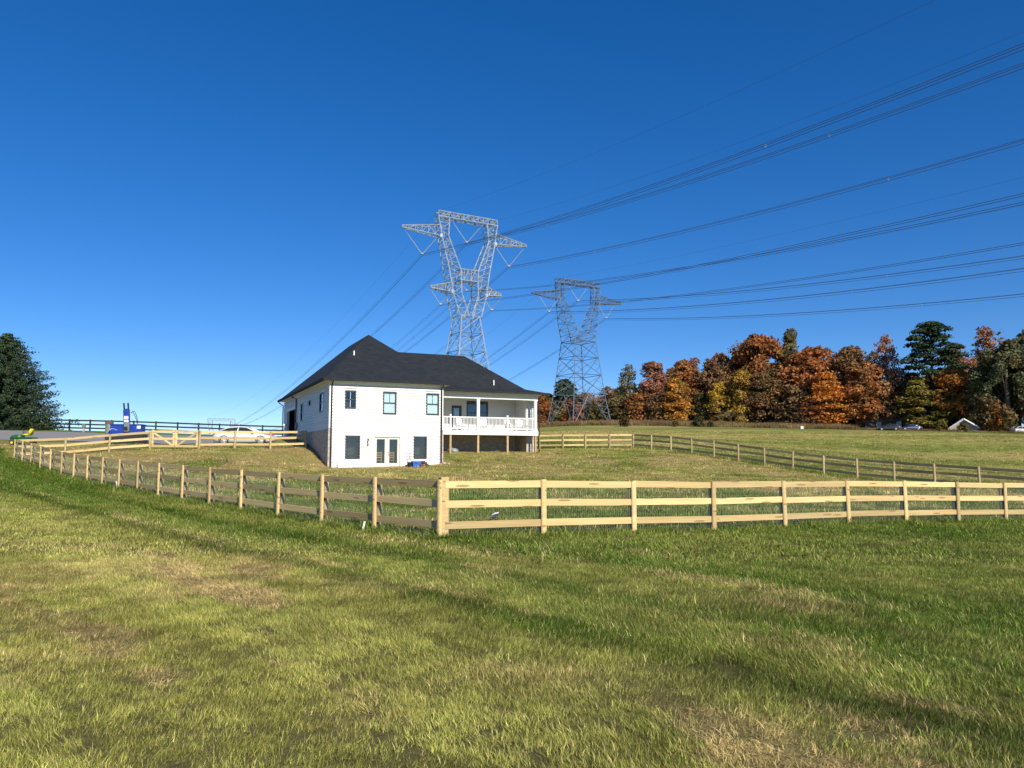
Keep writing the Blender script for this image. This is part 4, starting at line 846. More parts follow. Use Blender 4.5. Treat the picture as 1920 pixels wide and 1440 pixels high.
link(bpy.data.objects.new('trunk', tm), sp); link(bpy.data.objects.new('crown', cm), sp)
# shrubs along the field edge
tm, cm = broadleaf(91, 2.2, 3.0, .15, 30, 70, .16, M['bark'], 1, .2, .9, True)
for x, y, s, c, lab in ((25.8, 176, .85, 'dark', 'dark green shrub in the tall dry grass nearest the darker pylon'), (37.6, 176.5, .6, 'olivey', 'yellow-green shrub in the tall dry grass before the golden tree'), (42.4, 175.5, .9, 'dark', 'larger dark green shrub in the tall dry grass before the yellow trees'), (45.4, 176, .55, 'dark', 'small dark green shrub beside the larger one in the dry grass'), (96.4, 164.5, .8, 'olive', 'olive shrub partly hiding the pale cottage gable'), (100.6, 163.8, .7, 'brown', 'brown shrub at the corner of the pale cottage'), (92.6, 166, 1.0, 'olivey', 'yellowish shrub between the dark house and the pale cottage'), (104.2, 163.5, .9, 'olive', 'olive shrub between the pale cottage and the white car')):
    t_ = empty('shrub', (x, y, g(x, y)), random.uniform(0, 6), lab, 'shrub'); t_.scale = (s, s, s); link(bpy.data.objects.new('trunk', tm), t_); c_ = link(bpy.data.objects.new('crown', cm), t_); c_.color = (*TC[c], 1)
tm, cm = bare_tree(53, 4.5, 5)
for x, y, s, lab in ((52.6, 184, 1.15, 'grey leafless brush thicket at the wood edge below the rust tree'), (50.4, 185, .9, 'smaller grey leafless thicket beside the larger one at the wood edge'), (55.2, 185.5, .95, 'grey leafless thicket leaning towards the orange trees')):
    t_ = empty('brush_thicket', (x, y, g(x, y)), random.uniform(0, 6), lab, 'shrub'); t_.scale = (s*1.5, s*1.5, s); link(bpy.data.objects.new('trunk', tm), t_); link(bpy.data.objects.new('crown', cm), t_)
# ------------------------------------------------------------------ cars
def make_car(name, label, loc, rz, col):
    root = empty(name, loc, rz, label, 'car')
    # stations: x, bottom z, shoulder z, top z (bonnet / boot), half width
    S = [(-2.30,.42,.66,.72,.62),(-2.22,.30,.74,.92,.76),(-1.85,.24,.82,1.00,.86),(-1.2,.22,.84,1.00,.89),(-.3,.20,.84,.98,.90),(.6,.20,.82,.95,.90),(1.0,.21,.80,.93,.89),(1.6,.23,.74,.84,.87),(2.1,.27,.64,.72,.80),(2.32,.36,.56,.60,.62)]
    rings = []
    for x, b, s, t, w in S:
        half = [(w*.80, b), (w*.97, b+.08), (w, (b+s)/2), (w*.985, s), (w*.90, (s+t)/2+.03), (w*.72, t)]
        rings.append([(x, y, z) for y, z in half] + [(x, -y, z) for y, z in reversed(half)])
    body = MB().loft(rings).build('body', M['car_paint'], root, True); body.color = (*col, 1)
    G = [(-1.95,.98,.985,.72),(-1.15,.97,1.36,.60),(-.35,.96,1.43,.59),(.25,.95,1.38,.60),(1.18,.92,.925,.74)]
    gr = [[(x, .80*(1 if i not in (0, 4) else .9), zb), (x, w*1.02, zb+(zt-zb)*.88), (x, w*.8, zt), (x, -w*.8, zt), (x, -w*1.02, zb+(zt-zb)*.88), (x, -.80*(1 if i not in (0, 4) else .9), zb)] for i, (x, zb, zt, w) in enumerate(G)]
    MB().loft(gr).build('windows', M['car_glass'], root, True)
    m = MB()
    for s in (-1, 1):
        m.tube([(G[i][0], s*G[i][3]*.99, G[i][1]+(G[i][2]-G[i][1])*.93+.012) for i in range(5)], [.05,.06,.06,.06,.05], 6); m.tube([(-.36, s*.63, 1.36), (-.42, s*.815, .95)], .045, 6)
    rr = [[(x, y*w, zt+.012+.02*(1-abs(y))) for y in (-.86, -.5, 0, .5, .86)] for x, zb, zt, w in [(-1.25,0,1.33,.62),(-.8,0,1.41,.62),(-.35,0,1.43,.62),(0,0,1.415,.62),(.3,0,1.36,.62)]]
    b = len(m.v)
    for q in rr: m.v += q
    for i in range(4):
        for j in range(4): m.f.append((b+i*5+j, b+i*5+j+1, b+i*5+j+6, b+i*5+j+5))
    rf_ = m.build('roof', M['car_paint'], root, True); rf_.color = (*col, 1)
    for x in (-1.38, 1.40):
        for s in (-1, 1):
            m = MB(); P = [(.20,.0),(.30,.0),(.325,.03),(.325,.17),(.30,.20),(.20,.20)]; n = 20
            m.loft([[(x+r*math.cos(2*math.pi*k/n), s*(.70+d), .325+r*math.sin(2*math.pi*k/n)) for k in range(n)] for r, d in P], False); wh = m.build('tyre', M['tyre'], root, True)
            m = MB(); m.tube([(x, s*.86, .325), (x, s*.905, .325)], .06, 8)
            for k in range(7):
                a = k*2*math.pi/7; m.bar((x, s*.885, .325), (x+.2*math.cos(a), s*.885, .325+.2*math.sin(a)), .05)
            n = 16; m.loft([[(x+r*math.cos(2*math.pi*k/n), s*d, .325+r*math.sin(2*math.pi*k/n)) for k in range(n)] for r, d in ((.23,.90),(.205,.905),(.20,.84))], False); m.build('rim', M['alloy'], wh)
            m = MB(); n = 14; m.loft([[(x+r*math.cos(math.pi*k/(n-1)), s*d, .325+r*math.sin(math.pi*k/(n-1))) for k in range(n)] for r, d in ((.36,.885),(.41,.905))], False); m.build('wheel_arch', M['tyre'], root)
    for s in (-1, 1):
        MB().bbox(2.02, 2.24, s*.62-.14, s*.62+.14, .56, .68, .03).build('headlight', M['lens'], root); MB().bbox(-2.28, -2.12, s*.6-.15, s*.6+.15, .70, .86, .03).build('tail_light', M['red_paint'], root)
        MB().bbox(.72, .92, s*.98-.09, s*.98+.09, .93, 1.05, .03).build('mirror', M['car_paint'], root).color = (*col, 1)
    return root
car = make_car('parked_car', 'silver-white sedan parked on the drive beside the garage, seen over the fence', (-20.6, 59.6, g(-20.6, 59.6)+.02), R(2), (.66,.71,.78))
def recolour(o, col):
    for c in o.children:
        if c.name.split('.')[0] in ('body', 'roof', 'mirror'): c.color = (*col, 1)
for x, y, rz, col, lab in ((81.6, 166.5, 2.6, (.05,.055,.06), 'dark sedan parked on the far track under the wood edge'), (87.2, 168.5, 3.0, (.02,.04,.10), 'dark blue car parked by the low brown-roofed house'), (107.5, 162.5, .2, (.5,.5,.52), 'white car half hidden at the wood edge beyond the white gable'), (-57.5, 92.5, .3, (.8,.8,.8), 'white car glimpsed under the boughs of the large spruce')):
    c = copy_tree(car); c.location = (x, y, g(x, y)); c.rotation_euler = (0, 0, rz); c['label'] = lab; recolour(c, col)
# ------------------------------------------------------------------ blue post driver
r_ = empty('post_driver', (-28.1, 56.2, g(-28.1, 56.2)), R(8), 'blue hydraulic post driver with a short mast and white warning labels behind the fence', 'machine')
m = MB(); m.bbox(-1.02, 1.1, -.45, .55, .72, 1.36, .03); b_ = m.build('hopper', M['blue_steel'], r_)
m = MB(); m.box(-1.06, 1.14, -.50, .60, 1.36, 1.41); m.box(-1.18, 1.18, -.47, -.455, .70, .78); m.build('rim_plate', M['blue_steel'], b_)
m = MB(); m.bbox(-1.3, 1.25, -.55, .65, .30, .68, .03); m.box(-1.35, 1.3, -.62, -.5, .0, .25); m.box(-1.35, 1.3, .6, .72, 0, .25)
for k in range(6): m.box(-1.2+k*.45, -1.05+k*.45, -.62, .7, .08, .32)
m.build('base_frame', M['black_plastic'], r_)
def slant(p): return (p[0]-.0-(p[2]-1.0)*.07, p[1], p[2])
m = MB(); m.loft([[slant((x, y, z)) for x, y in ((.0,-.7),(.40,-.7),(.40,-.5),(.0,-.5))] for z in (.75, 2.45)]); mast = m.build('mast', M['blue_steel'], r_)
m = MB(); m.bar(slant((.06,-.6,2.4)), slant((.03,-.6,2.92)), .085); m.bar(slant((.34,-.6,2.4)), slant((.32,-.6,2.94)), .085); m.bar(slant((.2,-.6,2.42)), slant((.2,-.6,2.52)), .1); m.build('mast_fork', M['black_plastic'], r_)
m = MB(); m.bbox(.05, .42, -.86, -.7, .85, 1.55, .03); m.bbox(.12, .36, -.92, -.86, .95, 1.25, .02); m.build('motor_block', M['grey_metal'], r_)
m = MB(); m.bbox(.12, .34, -.97, -.92, .98, 1.22, .02); m.build('motor_cover', M['black_plastic'], r_)
for z0, z1, mt in ((1.98, 2.02, 'decal_red'), (1.78, 1.96, 'decal'), (1.55, 1.72, 'decal')):
    m = MB(); m.loft([[slant((x, y, z)) for x, y in ((.05,-.712),(.35,-.712),(.35,-.702),(.05,-.702))] for z in (z0, z1)]); m.build('warning_label', M[mt], mast)
m = MB(); m.box(.82, 1.08, -.458, -.452, 1.08, 1.30); lb = m.build('warning_label', M['decal'], b_); m = MB(); [m.box(.85, 1.05-.03*(k % 2), -.461, -.459, 1.26-k*.05, 1.275-k*.05) for k in range(4)]; m.build('print_line', M['grey_metal'], lb)
m = MB(); [m.bar((-1.0+k*.13, -.46, 1.0+.05*math.sin(k*1.3)), (-.9+k*.13, -.46, 1.05+.05*math.sin(k*1.3+1)), .025) for k in range(4)]; m.build('rub_mark', M['decal'], b_)
for dx in (0, .12): MB().tube([(.42, -.6, 2.2), (.50+dx, -.55, 2.36), (.62+dx, -.5, 2.1), (.78+dx*.6, -.45, 1.7), (.82+dx*.3, -.42, 1.45)], .022, 6).build('hose', M['black_plastic'], r_)
MB().lathe((-29.62, 56.6, g(-29.6, 56.6)), [(.26,-.1),(.26,1.50),(.265,1.52),(.27,1.56),(.2,1.58)], 16).build('steel_pipe', M['grey_metal'])
dm = bpy.data.objects['steel_pipe']; tag(dm, 'upright grey metal pipe with a rusty rim beside the blue post driver', 'pipe')
MB().lathe((-29.62, 56.6, g(-29.6, 56.6)), [(.275,1.42),(.285,1.44),(.285,1.6),(.24,1.61)], 16).build('rim', M['rust'], dm)
# ------------------------------------------------------------------ riding mower
z = g(-34.8, 55); r_ = empty('riding_mower', (-34.8, 55, z), R(186), 'green riding mower with a yellow seat parked beyond the fence end', 'mower'); r_.scale = (.92, .92, .92)
m = MB(); m.loft([[(x, y*w, zb), (x, y*w, zt-.06), (x, y*w*.75, zt), (x, -y*w*.75, zt), (x, -y*w, zt-.06), (x, -y*w, zb)] for x, w, zb, zt, y in ((.10,.30,.42,.80,1),(.45,.30,.40,.80,1),(.80,.28,.40,.74,1),(.92,.24,.42,.64,1))]); m.build('hood', M['mower_green'], r_, True)
m = MB(); m.bbox(-.75, .12, -.36, .36, .34, .55, .04); m.bbox(-.78, -.1, -.46, -.36, .5, .62, .03); m.bbox(-.78, -.1, .36, .46, .5, .62, .03); m.build('chassis', M['mower_green'], r_)
m = MB(); m.bbox(-.40, .02, -.24, .24, .66, .76, .04); m.loft([[(-.40,-.24,.70),(-.32,-.24,.70),(-.32,.24,.70),(-.40,.24,.70)],[(-.50,-.24,1.02),(-.42,-.24,1.04),(-.42,.24,1.04),(-.50,.24,1.02)],[(-.50,-.16,1.12),(-.45,-.16,1.13),(-.45,.16,1.13),(-.50,.16,1.12)]]); m.build('seat', M['mower_yellow'], r_, True).scale = (1.15, 1.25, 1.12)
m = MB(); m.tube([(.16,0,.78),(.04,0,.98)], .03, 8); n = 14; m.tube([(.02+.06*math.cos(k*6.283/n), .17*math.sin(k*6.283/n), 1.0+.15*math.cos(k*6.283/n)*.6) for k in range(n+1)], .015, 5, False); m.build('steering_wheel', M['black_plastic'], r_)
for x, y, rr, ww in ((-.45,.42,.26,.2),(-.45,-.42,.26,.2),(.68,.38,.18,.14),(.68,-.38,.18,.14)):
    w_ = MB().tube([(x, y-ww/2, rr), (x, y+ww/2, rr)], rr, 18).build('wheel', M['tyre'], r_); MB().tube([(x, y-ww/2-.01, rr), (x, y+ww/2+.01, rr)], rr*.5, 12).build('rim', M['mower_yellow'], w_)
m = MB(); m.bbox(-.25, .55, -.52, .52, .12, .28, .05); m.build('mower_deck', M['mower_green'], r_); MB().box(.3, .62, .283, .287, .56, .66).build('badge', M['decal'], r_)
# ------------------------------------------------------------------ small things about the place
x, y = -44.5, 80.0; z = g(x, y); r_ = empty('pedestal_box', (x, y, z), 0, 'small grey box on a post at the drive edge before the black fence', 'utility box')
MB().box(-.07, .07, -.07, .07, -.2, .55).build('post', M['pine_post'], r_); MB().bbox(-.14, .14, -.14, .14, .5, .82, .03).build('box', M['grey_metal'], r_)
def ladder_chair(u, v, rz, lab):
    p = hp(u, v); r_ = empty('ladderback_chair', (p[0], p[1], 1.092), R(24.5)+rz, lab, 'chair')
    for sx in (-1, 1):
        MB().tube([(sx*.19, -.18, 0), (sx*.19, -.18, .45)], .02, 8).build('leg', M['chair_wood'], r_); MB().tube([(sx*.19, .18, 0), (sx*.19, .18, .45), (sx*.195, .22, 1.02)], .02, 8).build('leg', M['chair_wood'], r_)
    MB().bbox(-.23, .23, -.22, .21, .43, .47, .01).build('seat', M['chair_wood'], r_)
    for zz in (.60, .75, .90): MB().box(-.18, .18, .195, .215, zz, zz+.075).build('slat', M['chair_wood'], r_)
ladder_chair(3.36, .62, R(180), 'wooden ladder-back chair behind the glazed door leaf with no handle'); ladder_chair(4.14, .62, R(200), 'wooden ladder-back chair behind the glazed door leaf with the handle')
def adirondack(u, v, rz, lab):
    p = hp(u, v); r_ = empty('deck_chair', (p[0], p[1], 3.757), R(24.5)+rz, lab, 'chair', 'white slatted chairs on the porch')
    for k in range(6): MB().box(-.26, .26, -.30+k*.09, -.22+k*.09, .36-k*.03, .38-k*.03).build('seat_slat', M['white_paint'], r_)
    for k in range(5):
        x = -.2+k*.1; hgt = .98-.04*abs(k-2); m = MB(); m.add([(x-.042,.22,.22),(x+.042,.22,.22),(x+.042,.24,.22),(x-.042,.24,.22),(x*1.15-.045,.48,hgt),(x*1.15+.045,.48,hgt),(x*1.15+.045,.50,hgt),(x*1.15-.045,.50,hgt)],[(3,2,1,0),(4,5,6,7),(0,1,5,4),(1,2,6,5),(2,3,7,6),(3,0,4,7)]); m.build('back_slat', M['white_paint'], r_)
    for s in (-1, 1):
        MB().box(s*.36-.07, s*.36+.07, -.36, .38, .56, .58).build('arm', M['white_paint'], r_); MB().box(s*.31-.015, s*.31+.015, -.34, -.22, 0, .56).build('leg', M['white_paint'], r_); MB().box(s*.31-.015, s*.31+.015, .22, .34, 0, .56).build('leg', M['white_paint'], r_)
for u, v, rz in ((10.9, 4.85, .3), (12.6, 4.8, -.4), (14.9, 4.9, .2), (15.7, 4.9, -.3)): adirondack(u, v, rz, 'white slatted wooden chair standing behind the porch railing')
p = hp(13.75, 4.9); t_ = empty('side_table', (p[0], p[1], 3.757), R(24.5), 'small white box table behind the porch railing near the short newel post', 'table'); MB().bbox(-.28, .28, -.2, .2, .42, .46, .01).build('table_top', M['white_paint'], t_)
for a in (-1, 1):
    for b in (-1, 1): MB().box(a*.24-.03, a*.24+.03, b*.16-.03, b*.16+.03, 0, .42).build('leg', M['white_paint'], t_)
def at_wall(name, u, v, lab, cat):
    p = hp(u, v); return empty(name, (p[0], p[1], g(*p)+.01), R(24.5), lab, cat)
t_ = at_wall('plant_pot', 5.22, -.42, 'black plant pot with bare twigs beside the blue tub', 'pot'); MB().lathe((0,0,-.03), [(.13,0),(.17,.30),(.155,.30),(.15,.26)], 14).build('pot', M['black_plastic'], t_)
m = MB()
for k in range(7):
    a = random.uniform(0, 6.28); r1 = random.uniform(.05, .25); m.tube([(0,0,.24), (r1*.4*math.cos(a), r1*.4*math.sin(a), .6), (r1*math.cos(a), r1*math.sin(a), random.uniform(.8, 1.2))], [.008,.006,.003], 4)
m.build('stem', M['bark_pale'], t_)
t_ = at_wall('storage_tub', 5.62, -.48, 'blue plastic tub on the grass by the wall under the basement window', 'tub'); m = MB(); m.loft([[(x*s, y*s, z) for x, y in ((-.26,-.2),(.26,-.2),(.28,-.18),(.28,.18),(.26,.2),(-.26,.2),(-.28,.18),(-.28,-.18))] for z, s in ((-.03,.85),(.30,1),(.32,1.06),(.35,1.06),(.35,.98),(.05,.84))]); m.build('tub_body', M['blue_tub'], t_); MB().bbox(-.1, .1, -.235, -.20, .2, .27, .01).build('handle', M['blue_tub'], t_)
t_ = at_wall('rubbish_heap', 6.08, -.5, 'low heap of brown bark and rags beside the blue tub', 'heap'); m = MB(); r2 = random.Random(4)
for k in range(26):
    a, q = r2.uniform(0, 6.28), r2.uniform(0, .4); zz = .3*(1-q/.45); p0 = Vector((q*math.cos(a), q*.6*math.sin(a), max(0, zz))); d = Vector((r2.uniform(-1,1), r2.uniform(-1,1), r2.uniform(-.3,.3))).normalized()*.14; m.tube([p0-d, p0, p0+d], [.05,.07,.04], 6)
m.build('bark_piece', M['mulch'], t_)
t_ = at_wall('leaning_board', .62, -.22, 'pale pointed plank leaning against the white siding by the brick corner', 'plank'); m = MB(); m.loft([[(x, -.10+.0*z+(.75-z)*-.12, z) for x in (0,)] for z in (0,)]) if False else m.add([(-.09,-.10,0),(.09,-.10,0),(.09,-.07,0),(-.09,-.07,0),(-.08,.13,.6),(.08,.13,.6),(.08,.155,.6),(-.08,.155,.6),(0,.165,.74),(0,.178,.74)],[(3,2,1,0),(0,1,5,4),(2,3,7,6),(1,2,6,5),(3,0,4,7),(4,5,8),(7,9,6),(5,6,9,8),(7,4,8,9)]); m.build('plank', M['pvc'], t_)
def rock(name, loc, s, mat, lab, cat, seed):
    r3 = np.random.default_rng(seed); m = MB(); rings = []
    for i in range(6):
        ph = -math.pi/2+math.pi*i/5; rings.append([(s[0]*math.cos(ph)*math.cos(a)*(.8+.4*r3.random()), s[1]*math.cos(ph)*math.sin(a)*(.8+.4*r3.random()), s[2]*(math.sin(ph)+.7)*(.9+.2*r3.random())) for a in np.linspace(0, 6.283, 10)[:-1]])
    m.loft(rings); o = m.build(name, mat); o.location = loc; return tag(o, lab, cat)
for k, (u, v, s, lab) in enumerate(((7.62, -.30, (.16,.12,.10), 'tan stone at the downspout foot, largest of three'), (7.92, -.42, (.11,.09,.07), 'tan stone lying furthest from the downspout foot'), (7.38, -.40, (.09,.08,.06), 'small tan stone between the downspout foot and the brown heap'))):
    p = hp(u, v); rock('stone', (p[0], p[1], g(*p)), s, M['rock'], lab, 'stone', 5+k)
p = hp(9.0, 4.9); rock('white_sack', (p[0], p[1], g(*p)), (.32,.2,.13), M['white_plastic'], 'white sack lying under the porch beside the house wing', 'sack', 20)
p = hp(10.15, 4.9); rock('grey_tarp', (p[0], p[1], g(*p)), (.42,.25,.2), M['grey_metal'], 'grey bundled tarp under the porch behind the first support post', 'tarp', 21)
x, y = -.44, 18.1; z = g(x, y); t_ = empty('weed_tuft', (x-.22, y, z), 0, 'dark weed tuft in the grass just inside the sunlit fence', 'weed'); m = MB(); r4 = random.Random(3)
for k in range(60):
    a = r4.uniform(0, 6.28); L = r4.uniform(.12, .34); m.tube([(0.12*r4.uniform(-1,1), .08*r4.uniform(-1,1), 0), (L*.4*math.cos(a), L*.3*math.sin(a), L*.7), (L*math.cos(a), L*.7*math.sin(a), L*r4.uniform(.3, 1))], [.006,.008,.002], 3)
m.build('stem', plain('weed', (.03, .035, .02), .8, .3) or M['weed'], t_)
t_ = empty('white_bottle', (x+.05, y-.12, z+.36), 0, 'white plastic bottle caught above the dark weed tuft behind the fence', 'bottle'); m = MB(); m.lathe((0,0,0), [(.035,-.10),(.045,-.08),(.045,.03),(.018,.07),(.018,.10)], 12); o = m.build('bottle_body', M['white_plastic'], t_, True); o.rotation_euler = (.3, 1.0, 0)
MB().tube([(-.10,0,-.07),(-.16,.02,-.2),(-.2,.02,-.38)], .006, 5).build('cane', M['bark_pale'], t_)
for x, y, h, tx, lab in ((-3.38, 17.62, .22, .18, 'short white stake leaning in the grass near the thick corner post'), (-16.4, 32.2, .30, -.12, 'short pale stake leaning against the shaded fence')):
    o = MB().box(-.022, .022, -.01, .01, -.08, h).build('survey_stake', M['pvc']); o.location = (x, y, g(x, y)); o.rotation_euler = (.12, tx, .5); tag(o, lab, 'stake')
p = hp(-1.9, 14.3); t_ = empty('tool_chest', (p[0], p[1], g(*p)), R(24.5), 'red tool cart standing by the open garage', 'cart'); MB().bbox(-.3, .3, -.45, .45, .12, .55, .03).build('chest', M['red_paint'], t_)
for a in (-.22, .22):
    for b in (-.35, .35): MB().tube([(a-.03, b, .07), (a+.03, b, .07)], .07, 10).build('wheel', M['tyre'], t_)
p = hp(-.9, 13.1); t_ = empty('capped_post', (p[0], p[1], g(*p)), 0, 'white post with a rounded cap beside the open garage', 'post'); MB().lathe((0,0,0), [(.08,-.1),(.08,1.0),(.14,1.02),(.16,1.12),(.1,1.2)], 12).build('post_body', M['white_plastic'], t_)
x, y = 64.0, 170.0; t_ = empty('utility_cabinet', (x, y, g(x, y)), 0, 'small white utility cabinet in the grass at the field edge', 'utility box'); MB().bbox(-.3, .3, -.2, .2, 0, .55, .03).build('cabinet', M['white_plastic'], t_); MB().box(-.34, .34, -.24, .24, .55, .6).build('lid', M['white_plastic'], t_)
x, y = 61.5, 168.0; o = MB().lathe((0,0,0), [(.06,-.2),(.06,.5),(.09,.52),(.05,.62)], 8).build('marker_post', M['red_paint']); o.location = (x, y, g(x, y)); tag(o, 'short red marker post in the grass near the white cabinet', 'post')
# far houses
def far_house(x, y, rz, w, d, h, rh, wall, rf_m, lab):
    r_ = empty('far_house', (x, y, g(x, y)-.3), rz, lab, 'house'); m = MB(); m.add([(-w,-d,0),(w,-d,0),(w,d,0),(-w,d,0),(-w,-d,h),(w,-d,h),(w,d,h),(-w,d,h),(-w,0,h+rh),(w,0,h+rh)],[(0,1,5,4),(2,3,7,6),(1,2,6,9,5),(3,0,4,8,7)]); m.build('wall', wall, r_)
    m = MB()
    for s in (-1, 1): m.add([(-w-.4, s*(d+.4), h-.25), (w+.4, s*(d+.4), h-.25), (w+.4, 0, h+rh+.1), (-w-.4, 0, h+rh+.1), (-w-.4, s*(d+.4), h-.1), (w+.4, s*(d+.4), h-.1), (w+.4, 0, h+rh+.25), (-w-.4, 0, h+rh+.25)], [(0,1,2,3),(4,5,6,7),(0,1,5,4),(0,3,7,4),(1,2,6,5)])
    m.build('roof', rf_m, r_)
    for k in (-.55, .1, .6): f = MB().box(w*k-.5, w*k+.5, -d-.06, -d-.01, .9, 2.1).build('window', M['white_paint'], r_); MB().box(w*k-.42, w*k+.42, -d-.08, -d-.061, .98, 2.02).build('pane', M['car_glass'], f)
    MB().box(w*.3, w*.3+.9, -d-.05, -d-.01, .0, 2.0).build('door', M['charcoal'], r_)
    return r_
far_house(91.2, 183.0, R(-25), 6.5, 3.5, 2.5, 1.5, M['house_dark'], M['roof_brown'], 'low dark house with a brown roof half hidden under the wood edge')
t_ = far_house(98.8, 168.5, R(62), 3.0, 2.6, 1.1, 1.6, M['gable_white'], M['gable_white'], 'small pale cottage whose white gable shows under the orange tree')
m = MB(); 
for s in (-1, 1): m.bar((-3.45, s*3.0, .85), (-3.45, 0, 2.95), .25)
m.build('barge_board', M['white_paint'], t_)
# ------------------------------------------------------------------ grass (countless): clumps of blades scattered over the ground
def clump(seed, n, rad, h0, h1, wid, lean, mat, flat=False):
    r = np.random.default_rng(seed); an = r.random(n)*6.283; rr = rad*np.sqrt(r.random(n)); base = np.c_[rr*np.cos(an), rr*np.sin(an), np.full(n, -.015)]
    L = h0+(h1-h0)*r.random(n)**1.4; da = r.normal(size=n)*1.0 + .6; tilt = np.clip(np.abs(r.normal(size=n))*lean + (1.15 if flat else .12), 0, 1.5); d = np.c_[np.cos(da)*np.sin(tilt), np.sin(da)*np.sin(tilt), np.cos(tilt)]
    side = np.c_[-np.sin(da+r.normal(size=n)*.8), np.cos(da+r.normal(size=n)*.8), np.zeros(n)]*(wid*(.6+.7*r.random(n)))[:, None]
    mid = base+d*(L*.55)[:, None]; bend = np.c_[np.cos(da), np.sin(da), -np.full(n, .35)]*(L*.22*(.3+r.random(n)))[:, None]; tip = base+d*L[:, None]+bend
    if flat: tip[:, 2] = np.maximum(tip[:, 2], .004); mid[:, 2] = np.maximum(mid[:, 2], .008)
    V = np.stack([base-side*.5, base+side*.5, mid+side*.42, mid-side*.42, tip], 1).reshape(-1, 3); k = np.arange(n)[:, None]*5
    T = np.concatenate([k+np.array([[0,1,2]]), k+np.array([[0,2,3]]), k+np.array([[3,2,4]])], 0)
    return bpy.data.objects.new('grass_clump', npmesh('grass_clump', V, T, mat))
def coll(name, objs):
    c = bpy.data.collections.new(name)
    for i, o in enumerate(objs): o.name = f'{name}_{i:02d}'; c.objects.link(o)
    return c
def scatter(name, label, cat, X, Y, Z, scl, rotz, idx, col, dry=None, lush=None, tone=None):
    n = len(X); m = bpy.data.meshes.new(name); m.vertices.add(n); m.vertices.foreach_set('co', np.c_[X, Y, Z].astype(np.float32).ravel())
    def at(nm, tp, v): a = m.attributes.new(nm, tp, 'POINT'); a.data.foreach_set('vector' if tp == 'FLOAT_VECTOR' else 'value', np.ascontiguousarray(v).ravel())
    tl = .10*np.random.default_rng(n).normal(size=(n, 2))
    at('rot', 'FLOAT_VECTOR', np.c_[tl, rotz].astype(np.float32)); at('scl', 'FLOAT', scl.astype(np.float32)); at('idx', 'INT', idx.astype(np.int32))
    at('dry', 'FLOAT', (dry if dry is not None else np.zeros(n)).astype(np.float32)); at('lush', 'FLOAT', (lush if lush is not None else np.zeros(n)).astype(np.float32))
    at('tone', 'FLOAT', (tone if tone is not None else np.ones(n)).astype(np.float32))
    o = link(bpy.data.objects.new(name, m)); tag(o, label, cat, None, 'stuff')
    ng = bpy.data.node_groups.new(name, 'GeometryNodeTree'); ng.interface.new_socket('Geometry', in_out='INPUT', socket_type='NodeSocketGeometry'); ng.interface.new_socket('Geometry', in_out='OUTPUT', socket_type='NodeSocketGeometry')
    N = ng.nodes; gi = N.new('NodeGroupInput'); go = N.new('NodeGroupOutput'); ci = N.new('GeometryNodeCollectionInfo'); ci.inputs['Collection'].default_value = col; ci.inputs['Separate Children'].default_value = True; ci.inputs['Reset Children'].default_value = True
    ip = N.new('GeometryNodeInstanceOnPoints'); ip.inputs['Pick Instance'].default_value = True
    def na(nm, tp): a = N.new('GeometryNodeInputNamedAttribute'); a.data_type = tp; a.inputs['Name'].default_value = nm; return a.outputs[0]
    k = ng.links.new; k(gi.outputs[0], ip.inputs['Points']); k(ci.outputs[0], ip.inputs['Instance']); k(na('idx', 'INT'), ip.inputs['Instance Index']); k(na('rot', 'FLOAT_VECTOR'), ip.inputs['Rotation']); k(na('scl', 'FLOAT'), ip.inputs['Scale']); k(ip.outputs[0], go.inputs[0])
    md = o.modifiers.new('scatter', 'NODES'); md.node_group = ng
    return o
GB = M['grass_blade']
near_c = coll('near_grass', [clump(100+i, 96, .13, .03, .095, .0038, .5, GB) for i in range(6)] + [clump(120+i, 46, .15, .05, .13, .0045, .3, GB, True) for i in range(3)] + [clump(130+i, 40, .12, .08, .19, .006, .35, GB) for i in range(3)])
mid_c = coll('lawn_grass', [clump(200+i, 40, .30, .05, .12, .012, .45, GB) for i in range(5)] + [clump(220+i, 30, .3, .06, .14, .010, .3, GB, True) for i in range(2)] + [clump(230+i, 34, .25, .10, .24, .011, .35, GB) for i in range(2)])
r = np.random.default_rng(99)
def frustum_pts(y0, y1, dens, power=1.0):
    A_ = .75*(y1*y1-y0*y0)+2*(y1-y0)*1.5; n = int(A_*dens); Y = np.sqrt(r.random(n)*(y1*y1-y0*y0)+y0*y0); X = (r.random(n)*2-1)*(.72*Y+1.3); return X, Y
def blocked(X, Y):
    u = (X-HA[0])*HU[0]+(Y-HA[1])*HU[1]; v = (X-HA[0])*HV[0]+(Y-HA[1])*HV[1]
    b = ((u > -.05) & (u < 7.65) & (v > -.05) & (v < 20)) | ((u > 7.6) & (u < 17.05) & (v > 4.9) & (v < 13.3))
    return b
mow_a = math.atan2(MD[1], MD[0])
